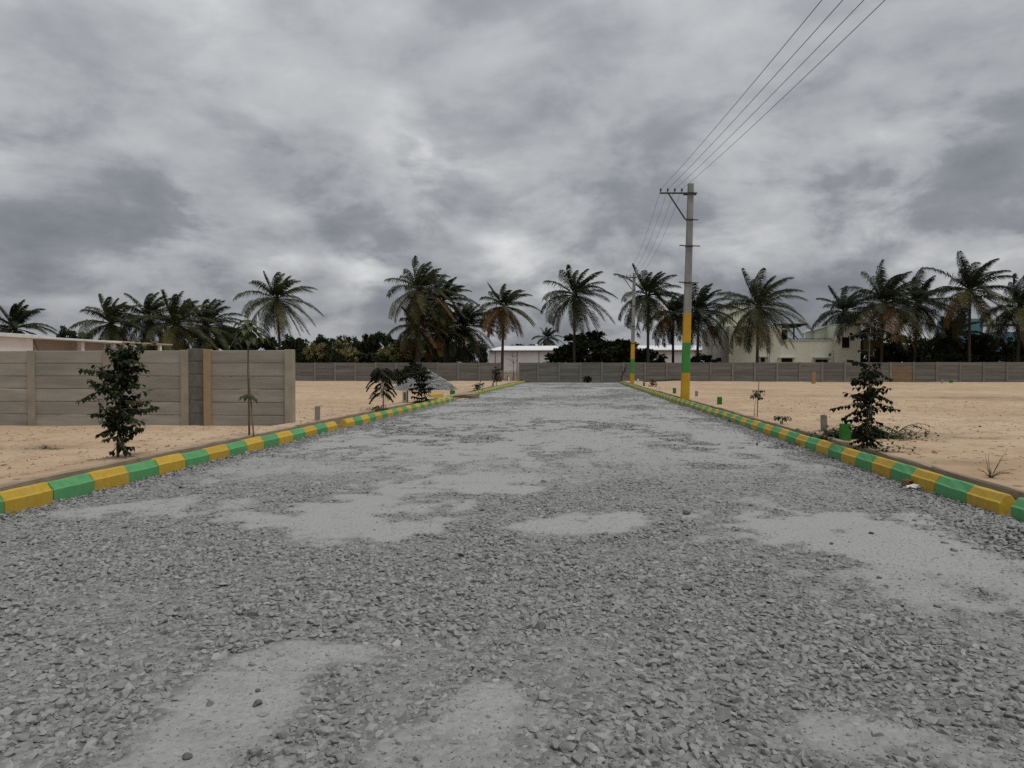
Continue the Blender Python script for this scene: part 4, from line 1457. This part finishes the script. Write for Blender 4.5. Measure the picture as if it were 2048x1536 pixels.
# (d) broad-leaved sapling before the gravel heap, with a side limb to the left
base = Z(843, 810, .09)
root = empty('sapling', base); tag(root, 'dark broad-leaved sapling with a side clump in front of the gravel heap', 'sapling', 'saplings planted along the kerbs')
r = random.Random(9); hh = (810 - 737) * base.y / F
bl = [(.12 + .88 * (k / 53), k * 2.4, R(r.uniform(0, 40)), r.uniform(.22, .50) * (1 - .25 * abs(k / 53 - .5))) for k in range(54)]
branchy(root, r, [(0, 0, -.1), (.02, 0, hh * .4), (-.02, 0, hh * .75), (.0, 0, hh)], [.02, .016, .011, .004], bl, (.15, .052, .065, .6), 'sap_leaf_dark')
sub = MB()
for k in range(150):
    u = Vector((r.gauss(0, 1), r.gauss(0, 1), r.gauss(0, 1))).normalized() * (r.random() ** .4)
    p = Vector((-.82 + u.x * .36, u.y * .3, hh * .84 + u.z * .30))
    leaf_faces(sub, p, Vector((u.x, u.y, -.4 + r.gauss(0, .3))), Vector((0, 0, 1)), .17, .055, .2, .6)
o = sub.build('side_clump', M['sap_leaf_dark'], root); o['kind'] = 'stuff'
b = MB(); b.tube([(.0, 0, hh * .62), (-.35, 0, hh * .88), (-.8, 0, hh * .86)], [.010, .008, .005], 5); b.build('side_limb', M['sapling_bark'], root)

# (e) dark sapling on the right
base = Z(1732, 910, .07)
root = empty('sapling', base); tag(root, 'dark sapling with tiered leaf sprays beside the right kerb', 'sapling', 'saplings planted along the kerbs')
r = random.Random(12); k_ = base.y / F; hh = (910 - 655) * k_
stem = [(0, 0, -.1), (.02, 0, hh * .2), (.05, 0, hh * .45), (.03, 0, hh * .65), (.04, 0, hh * .85), (.06, 0, hh)]
bl = []
for k in range(96):
    t = .10 + .54 * (k / 95)
    az = k * 2.4 + r.gauss(0, .3)
    lump = 1 + .35 * math.sin(t * 23 + 2 * az) + .2 * math.sin(t * 47 + az)
    prof = .36 * (1 - abs((t - .36) / .36) ** 2 * .55) * lump
    bl.append((t, az, R(r.uniform(-25, 45)), prof * r.uniform(.3, 1.15)))
for k in range(14):
    bl.append((.86 + .14 * (k / 13), k * 2.4, R(r.uniform(-12, 15)), r.uniform(.18, .42)))
bl += [(.70, .4, .2, .10), (.74, 3.2, .2, .12)]
branchy(root, r, stem, [.022, .019, .015, .011, .008, .003], bl, (.088, .032, .052, .75), 'sap_leaf_dark')
b = MB(); b.tube([(.08, -.03, -.1), (.07, -.02, hh * .35), (.06, -.02, hh * .62)], [.012, .011, .009], 5); b.build('stake', M['stick'], root)

# (f) small staked plant farther along the right kerb
base = Z(1513, 842, .07)
root = empty('sapling', base); tag(root, 'spindly sapling tied to a pale stake by the right kerb', 'sapling', 'saplings planted along the kerbs')
r = random.Random(14); k_ = base.y / F
b = MB(); b.tube([(.02, 0, -.1), (.03, 0, .6), (.07, 0, (842 - 754) * k_)], [.016, .014, .010], 6); b.build('stake', M['stick'], root)
bl = [(.78 + .02 * k, k * 2.4, R(10), .14) for k in range(8)] + [(.97, k * 2.4, R(20), .12) for k in range(4)]
branchy(root, r, [(-.08, 0, -.1), (-.06, 0, .25), (-.03, 0, .55), (.05, 0, .85)], [.009, .008, .006, .003], bl, (.10, .028, .06, .8), 'sap_leaf')
q = MB()
for az, L_ in ((math.pi, .85), (math.pi * .93, .7), (0.05, .7), (.25, .6), (-.3, .6), (1.6, .6)):
    d = Vector((math.cos(az), math.sin(az), .75)).normalized(); p = Vector((0, 0, .02))
    for j in range(9):
        d = (d + Vector((0, 0, -.17))).normalized(); p = p + d * L_ / 8
        if j > 2:
            side = d.cross(Vector((0, 0, 1))).normalized()
            for s in (-1, 1):
                leaf_faces(q, p, side * s + d * .4 + Vector((0, 0, -.5)), Vector((0, 0, 1)), .13, .022, .2, .5)
o = q.build('ground_leaves', M['sap_leaf_dark'], root); o['kind'] = 'stuff'

# (g) seedling on a grey stub
base = Z(1563, 858, .07)
root = empty('seedling', base); tag(root, 'tiny seedling drooping over a grey stub by the right kerb', 'seedling')
r = random.Random(15); k_ = base.y / F
b = MB(); b.prism([(-.03, -.03), (.03, -.03), (.03, .03), (-.03, .03)], 'z', -.1, .20); b.build('stub', M['stub'], root)
bl = [(.75 + .25 * k / 9, k * 2.4, R(15), .15) for k in range(10)]
branchy(root, r, [(.02, .05, -.1), (.02, .05, .15), (.03, .04, .30)], [.006, .005, .003], bl, (.085, .022, .05, .9), 'sap_leaf_dark')

# (h) small sapling and seedling by the far part of the left kerb
base = Z(993, 774, .07)
root = empty('sapling', base); tag(root, 'small dark round-headed sapling at the far end of the left kerb', 'sapling', 'saplings planted along the kerbs')
r = random.Random(16); k_ = base.y / F; hh = (774 - 735) * k_
bl = [(.40 + .6 * k / 49, k * 2.4, R(r.uniform(-10, 40)), r.uniform(.2, .42)) for k in range(50)]
branchy(root, r, [(0, 0, -.1), (0, 0, hh * .4), (.02, 0, hh)], [.03, .025, .008], bl, (.15, .05, .08, .5), 'sap_leaf_dark')
base = Z(955, 785, .07)
root = empty('seedling', base); tag(root, 'knee-high dark seedling just beyond the opening in the left kerb', 'seedling')
r = random.Random(17); hh = .5
bl = [(.2 + .8 * k / 21, k * 2.4, R(r.uniform(5, 60)), r.uniform(.15, .34)) for k in range(22)]
branchy(root, r, [(0, 0, -.1), (0, 0, .25), (.05, 0, hh)], [.012, .010, .005], bl, (.13, .04, .07, .5), 'sap_leaf_dark')
base = Z(1302, 776, .07)
root = empty('seedling', base); tag(root, 'dark straggly seedling between the two power poles', 'seedling')
r = random.Random(18)
bl = [(.2 + .8 * k / 21, k * 2.4, R(r.uniform(5, 60)), r.uniform(.15, .34)) for k in range(22)]
branchy(root, r, [(0, 0, -.1), (.08, 0, .25), (.2, 0, .5)], [.012, .010, .005], bl, (.13, .04, .07, .5), 'sap_leaf_dark')
# bare little tree before the shed
base = P(1026, 738, 80.5); base.z = 0
root = empty('bare_sapling', base); tag(root, 'leafless thin sapling against the white shed beside the stick fence', 'sapling')
r = random.Random(19); b = MB()
hh = P(1026, 704, 80.5).z
b.tube([(0, 0, -.1), (.05, 0, hh * .5), (.0, 0, hh)], [.04, .03, .012], 5)
for k in range(16):
    a = r.uniform(0, 6.28); z = hh * r.uniform(.5, .95)
    e = Vector((math.cos(a) * r.uniform(.4, 1.0), math.sin(a) * .5, z + r.uniform(.05, .5)))
    b.tube([(.02, 0, z), Vector((.02, 0, z)).lerp(e, .5) + Vector((0, 0, .1)), e], [.022, .018, .010], 4)
b.build('stem', M['bark'], root)
# dead branch leaning on the far wall, and one lying at its foot
b = MB(); c = P(1249, 738, 80.8); c.z = 0
b.tube([c + Vector((-.35, 0, 0)), c + Vector((-.2, .4, .9)), c + Vector((.1, .7, 1.6)), c + Vector((.35, .8, 2.0))], [.05, .06, .05, .02], 6)
for k in range(9):
    z = .3 + k * .18
    b.tube([c + Vector((-.3 + k * .06, .3 + .04 * k, z)), c + Vector((-.3 + k * .06 + random.gauss(0, .25), .2, z + .25))], [.03, .012], 4)
tag(b.build('dead_branch', M['deadwood']), 'dark dead branch leaning on the wall at the road end', 'branch')
b = MB(); c = G(1330, 764); 
b.tube([c + Vector((-2.2, 0, .05)), c + Vector((-.6, .2, .12)), c + Vector((.8, .1, .22)), c + Vector((1.6, .1, .30))], [.04, .06, .07, .03], 6)
tag(b.build('dead_branch', M['deadwood']), 'fallen branch lying at the foot of the far wall', 'branch')

# weeds
def weed_patch(px, py, w, d, n, label, seed, L_=.09, hgt=.10, mname='weed'):
    c = G(px, py)
    r = random.Random(seed); q = MB()
    for _ in range(n):
        x, y = r.gauss(0, w / 2.2), r.gauss(0, d / 2.2)
        z = hz(c.x + x, c.y + y) - c.z
        d_ = Vector((r.gauss(0, 1), r.gauss(0, 1), r.uniform(-.1, .7)))
        leaf_faces(q, Vector((x, y, z + abs(r.gauss(0, hgt)))), d_, Vector((0, 0, 1)), L_ * r.uniform(.6, 1.2), L_ * .26, .2, .4)
    o = q.build('weeds', M[mname], None, c)
    tag(o, label, 'weeds', kind='stuff')
weed_patch(1700, 875, 1.2, .5, 2200, 'green creeping weeds around the near green marker box', 1, .095, .075)
weed_patch(1745, 903, .55, .16, 220, 'low weeds at the foot of the dark right-hand sapling', 2, .08, .07)
weed_patch(770, 824, .8, .3, 120, 'weeds at the foot of the feathery sapling', 3, .09, .05, 'sap_leaf')
weed_patch(1310, 778, 3.0, .5, 90, 'low weeds in the strip between the two power poles', 4, .12, .06)
weed_patch(92, 897, .35, .2, 60, 'flat weed on the sand left of the leafy sapling', 5, .07, .02)
weed_patch(965, 782, 3.5, .6, 80, 'low weeds along the far left edging wall', 6, .12, .05)
# broad weed and arching stems beyond the sapling on the right
c = G(1795, 866); root = empty('weed_plant', c); tag(root, 'arching broad-leaved weed right of the dark sapling', 'weed')
r = random.Random(21); q = MB(); l = MB()
for k in range(8):
    az = (-.4, .1, .35, 2.6, 3.0, 3.4, 1.2, -1.0)[k]; ln = (.55, .75, .6, .45, .6, .4, .5, .35)[k]
    d = Vector((math.cos(az) * .8, math.sin(az) * .8, .9)).normalized(); p = Vector((0, 0, 0)); pts = [p.copy()]
    for j in range(8):
        d = (d + Vector((0, 0, -.16))).normalized(); p = p + d * ln / 8; pts.append(p.copy())
        if j > 2:
            leaf_faces(l, p, d + Vector((r.gauss(0, .6), r.gauss(0, .6), -.2)), Vector((0, 0, 1)), .12, .026, .2, .6)
    q.tube(pts, .006, 4)
q.build('stems', M['weed'], root); o = l.build('leaves', M['weed'], root); o['kind'] = 'stuff'
c = G(1982, 955); root = empty('grass_tuft', c); tag(root, 'thin dark grass tuft on the sand at the right edge', 'grass tuft')
r = random.Random(22); q = MB()
for k in range(22):
    az = r.uniform(0, 6.28); ln = r.uniform(.10, .34) if k else .42
    up = 1.2 if k % 4 else 3
    d = Vector((math.cos(az), math.sin(az), up)).normalized(); p = Vector((0, 0, -.01)); pts = [p.copy()]
    for j in range(6):
        d = (d + Vector((.03, 0, -.18 if up < 2 else -.02))).normalized(); p = p + d * ln / 6; pts.append(p.copy())
    q.tube(pts, [.0045, .0045, .004, .0035, .003, .002, .001], 3, False)
o = q.build('blades', M['dry_grass'], root); o['kind'] = 'stuff'

# ------------------------------------------------------------------ gravel heap
c0 = G(840, 781); hd = c0.y
hw_ = 130 / 2 * hd / F; hh = (781 - 734) * hd / F
heap = empty('gravel_heap', (c0.x, c0.y + 2.2, 0)); tag(heap, 'heap of grey crushed stone on the sand left of the road', 'gravel heap')
def heap_z(u, v):
    q = np.sqrt((u / (hw_ * 1.05)) ** 2 + (v / 2.3) ** 2)
    q2 = np.sqrt(((u + hw_ * .55) / (hw_ * .75)) ** 2 + ((v - .4) / 2.0) ** 2)
    return np.maximum(hh * np.clip(1 - q, 0, 1) ** .92, hh * .62 * np.clip(1 - q2, 0, 1)) + .10 * (fbm(u * 1.2 + 5, v * 1.2, 3) - .5)
us = np.linspace(-hw_ * 1.3, hw_ * 1.15, 60); vv = np.linspace(-2.6, 2.6, 50)
UU, VV = np.meshgrid(us, vv)
idx = np.arange(UU.size).reshape(UU.shape)
Q = np.stack([idx[:-1, :-1], idx[:-1, 1:], idx[1:, 1:], idx[1:, :-1]], -1).reshape(-1, 4)
me = fast_mesh('core', np.stack([UU, VV, heap_z(UU, VV)], -1).reshape(-1, 3), Q, [M['road']], {'dust': np.full(UU.size, .1)})
link('core', me, heap)
n = 5200
u = rng.uniform(-hw_ * 1.25, hw_ * 1.1, n); v2 = rng.uniform(-2.4, 1.6, n); z = heap_z(u, v2)
k = (z > .06) | (rng.random(n) < .12)
u, v2, z = u[k], v2[k], z[k]
s = np.clip(np.exp(rng.normal(math.log(.058), .35, len(u))), .025, .12)
v_, t_, a_ = scatter(u, v2, z + .01, s, ROCKS, rng.beta(2, 2.6, len(u)))
o = link('stones', fast_mesh('stones', v_, t_, [M['stone']], {'tone': a_}), heap); o['kind'] = 'stuff'

# ------------------------------------------------------------------ plot markers and odd bits
def marker(px, py_base, py_top, wpx, label, m, name, cat, group, depth=.11, tilt=0.0, chamf=.008):
    c = G(px, py_base)
    k = c.y / F
    h, w = (py_base - py_top) * k, wpx * k
    b = MB()
    b.box((-w / 2, -depth / 2, -.08), (w / 2, depth / 2, h), chamf)
    # a chipped top corner keeps it from reading as a plain block
    for i, (x, y, z) in enumerate(b.v):
        if z > h - .02:
            b.v[i] = (x + random.gauss(0, .004), y + random.gauss(0, .004), z + random.gauss(0, .006))
    o = b.build(name, M[m], None, c)
    o.rotation_euler = (R(random.gauss(0, 1)), R(tilt), R(random.uniform(-6, 6)))
    return tag(o, label, cat, group)
gm = 'green plot marker boxes'
marker(1690, 881, 848, 18, 'largest green marker box among weeds beside the dark sapling', 'box_green', 'plot_marker', 'marker', gm, .13)
marker(1439, 809, 794, 9, 'small green marker box on the sand right of the nearer power pole', 'box_green', 'plot_marker', 'marker', gm)
marker(1349, 787, 776, 6, 'small green marker box just left of the nearer power pole foot', 'box_green', 'plot_marker', 'marker', gm)
marker(905, 790, 777, 10, 'green marker box at the opening in the left kerb', 'box_green', 'plot_marker', 'marker', gm)
marker(1902, 766, 760, 6, 'tiny green marker box by the far wall on the right', 'box_green', 'plot_marker', 'marker', gm)
marker(1288, 772, 765, 4, 'tiny green marker box near the farther power pole', 'box_green', 'plot_marker', 'marker', gm)
gs = 'grey stub posts on the plots'
marker(635, 841, 811, 9, 'grey concrete stub post on the sand at the end of the near wall', 'stub', 'stub_post', 'stub post', gs, .12)
marker(1648, 862, 831, 10, 'grey concrete stub post left of the largest green marker box', 'stub', 'stub_post', 'stub post', gs, .12, -2)
marker(1393, 793, 782, 5, 'short grey stub post right of the nearer power pole foot', 'stub', 'stub_post', 'stub post', gs)
marker(1312, 775, 767, 3.5, 'dark little stub post between the two power poles', 'stub', 'stub_post', 'stub post', gs)
marker(903, 781, 770, 4, 'grey stub post behind the green marker at the left kerb opening', 'stub', 'stub_post', 'stub post', gs)
marker(986, 774, 763, 3.5, 'brown stub post left of the small round-headed sapling', 'stick', 'stub_post', 'stub post', gs)
marker(1884, 766, 759, 4, 'pale grey stub post by the far wall on the right', 'stub', 'stub_post', 'stub post', gs)
marker(1276, 769, 758, 3, 'thin white marker post right of the farther power pole', 'white_paint', 'marker_post', 'marker', 'white marker posts')
marker(1018, 768, 757, 4, 'thin white marker post in front of the stick fence', 'white_paint', 'marker_post', 'marker', 'white marker posts')
marker(1627, 768, 745, 6, 'orange-brown brick pillar standing before the far wall', 'brickwork', 'brick_pillar', 'pillar', None, .27)
# white framed plate marker beside the left kerb
c = G(810, 809); k_ = c.y / F
root = empty('frame_marker', c); tag(root, 'pale upright marker with a slotted face beside the left saplings', 'marker')
w_, h_ = 9.5 * k_, 23 * k_
for a_, b_ in (((-w_ / 2, -.04, -.05), (-w_ / 2 + .055, .04, h_)), ((w_ / 2 - .055, -.04, -.05), (w_ / 2, .04, h_))):
    part('upright', M['white_paint'], root, a_, b_, .005)
part('crossbar', M['white_paint'], root, (-w_ / 2 + .056, -.035, h_ - .06), (w_ / 2 - .056, .035, h_ - .003), .005)
part('crossbar', M['white_paint'], root, (-w_ / 2 + .056, -.035, .02), (w_ / 2 - .056, .035, .07), .005)
part('plate', M['stub'], root, (-w_ / 2 + .056, .0, .072), (w_ / 2 - .056, .03, h_ - .062))
part('edge_strip', M['box_green'], root, (w_ / 2 + .002, -.045, 0), (w_ / 2 + .03, .045, h_ + .01))
# loose kerb stone lying behind the left kerb
c = G(872, 795)
o = link('loose_kerb_stone', KM['yellow'][1], None, (c.x - .3, c.y, hz(c.x, c.y) - .06), (R(3), R(-6), R(-72)), (1, .66, 1))
tag(o, 'loose yellow kerb stone lying behind the left kerb', 'kerb stone')
# broken edging slab at the opening
b = MB(); c = G(920, 796)
b.add([(-1.0, 0, .0), (.2, -.1, .16), (1.0, 0, .0), (1.0, 0, .22), (.25, .15, .30), (-.8, .1, .10), (-.9, .7, .05), (.3, .8, .26), (1.0, .7, .18)],
      [(0, 1, 4, 5), (1, 2, 3, 4), (5, 4, 7, 6), (4, 3, 8, 7), (0, 2, 1)])
tag(b.build('broken_slab', M['edging'], None, c), 'broken concrete edging slab at the opening in the left kerb', 'slab')
# brick and scrap of white paper by the right kerb
c = Z(1818, 971, .02)
b = MB(); b.box((-.10, -.045, -.03), (.10, .045, .05), .008)
b.box((-.09, -.052, .046), (.02, .03, .062), .004)
o = b.build('brick', M['brown_brick'], None, (c.x, c.y, .03)); o.rotation_euler = (R(8), R(10), R(35))
tag(o, 'broken brown brick lying against the right kerb', 'brick')
c = Z(1829, 977, .02)
r = random.Random(3); n = 7; vs = []
for j in range(n):
    for i in range(n):
        vs.append(((i / (n - 1) - .5) * .17 + r.gauss(0, .008), (j / (n - 1) - .5) * .10 + r.gauss(0, .008), .03 + abs(r.gauss(0, .022))))
b = MB(); b.add(vs, [(j * n + i, j * n + i + 1, (j + 1) * n + i + 1, (j + 1) * n + i) for j in range(n - 1) for i in range(n - 1)])
o = b.build('paper_scrap', M['paper'], None, (c.x, c.y, .0)); o.rotation_euler = (0, 0, R(20))
tag(o, 'crumpled scrap of white paper beside the brown brick', 'paper')

# larger single stones lying on the road
def stone(px, py, wpx, label, seed, flat=.55):
    p = Z(px, py, .02)
    V, T = hull_rock(seed, 22, flat)
    s = wpx / 2 * p.y / F / 1.15
    me = fast_mesh('stone', V * s, T, [M['rock_dark']])
    o = link('stone', me, None, (p.x, p.y, float(road_z(p.x, p.y)) + s * flat * .55), (0, 0, seed))
    tag(o, label, 'stone', 'larger single stones on the road')
stone(1372, 1024, 25, 'flat dark stone alone right of the road centre', 501, .45)
stone(652, 1392, 26, 'dark stone at the edge of the lower left dust patch', 502)
stone(516, 1372, 19, 'small dark stone up in the lower left dust patch', 503)
stone(514, 1400, 30, 'grey stone in the middle of the lower left dust patch', 504)
stone(376, 1506, 32, 'rounded stone at the bottom left of the road', 505)
stone(1915, 1216, 14, 'dark stone on the broad dust track at right', 506)
stone(1663, 1083, 12, 'small dark stone on the dust track left of the right kerb', 507)
stone(1743, 1064, 13, 'dark stone nearest the right kerb on the dust track', 508)
stone(1758, 1150, 13, 'small dark stone at the middle of the dust track', 509)
stone(946, 1510, 9, 'pebble at the bottom edge of the centre dust patch', 510)
stone(1205, 766, 5, 'dark lump lying on the road near the far wall', 511)
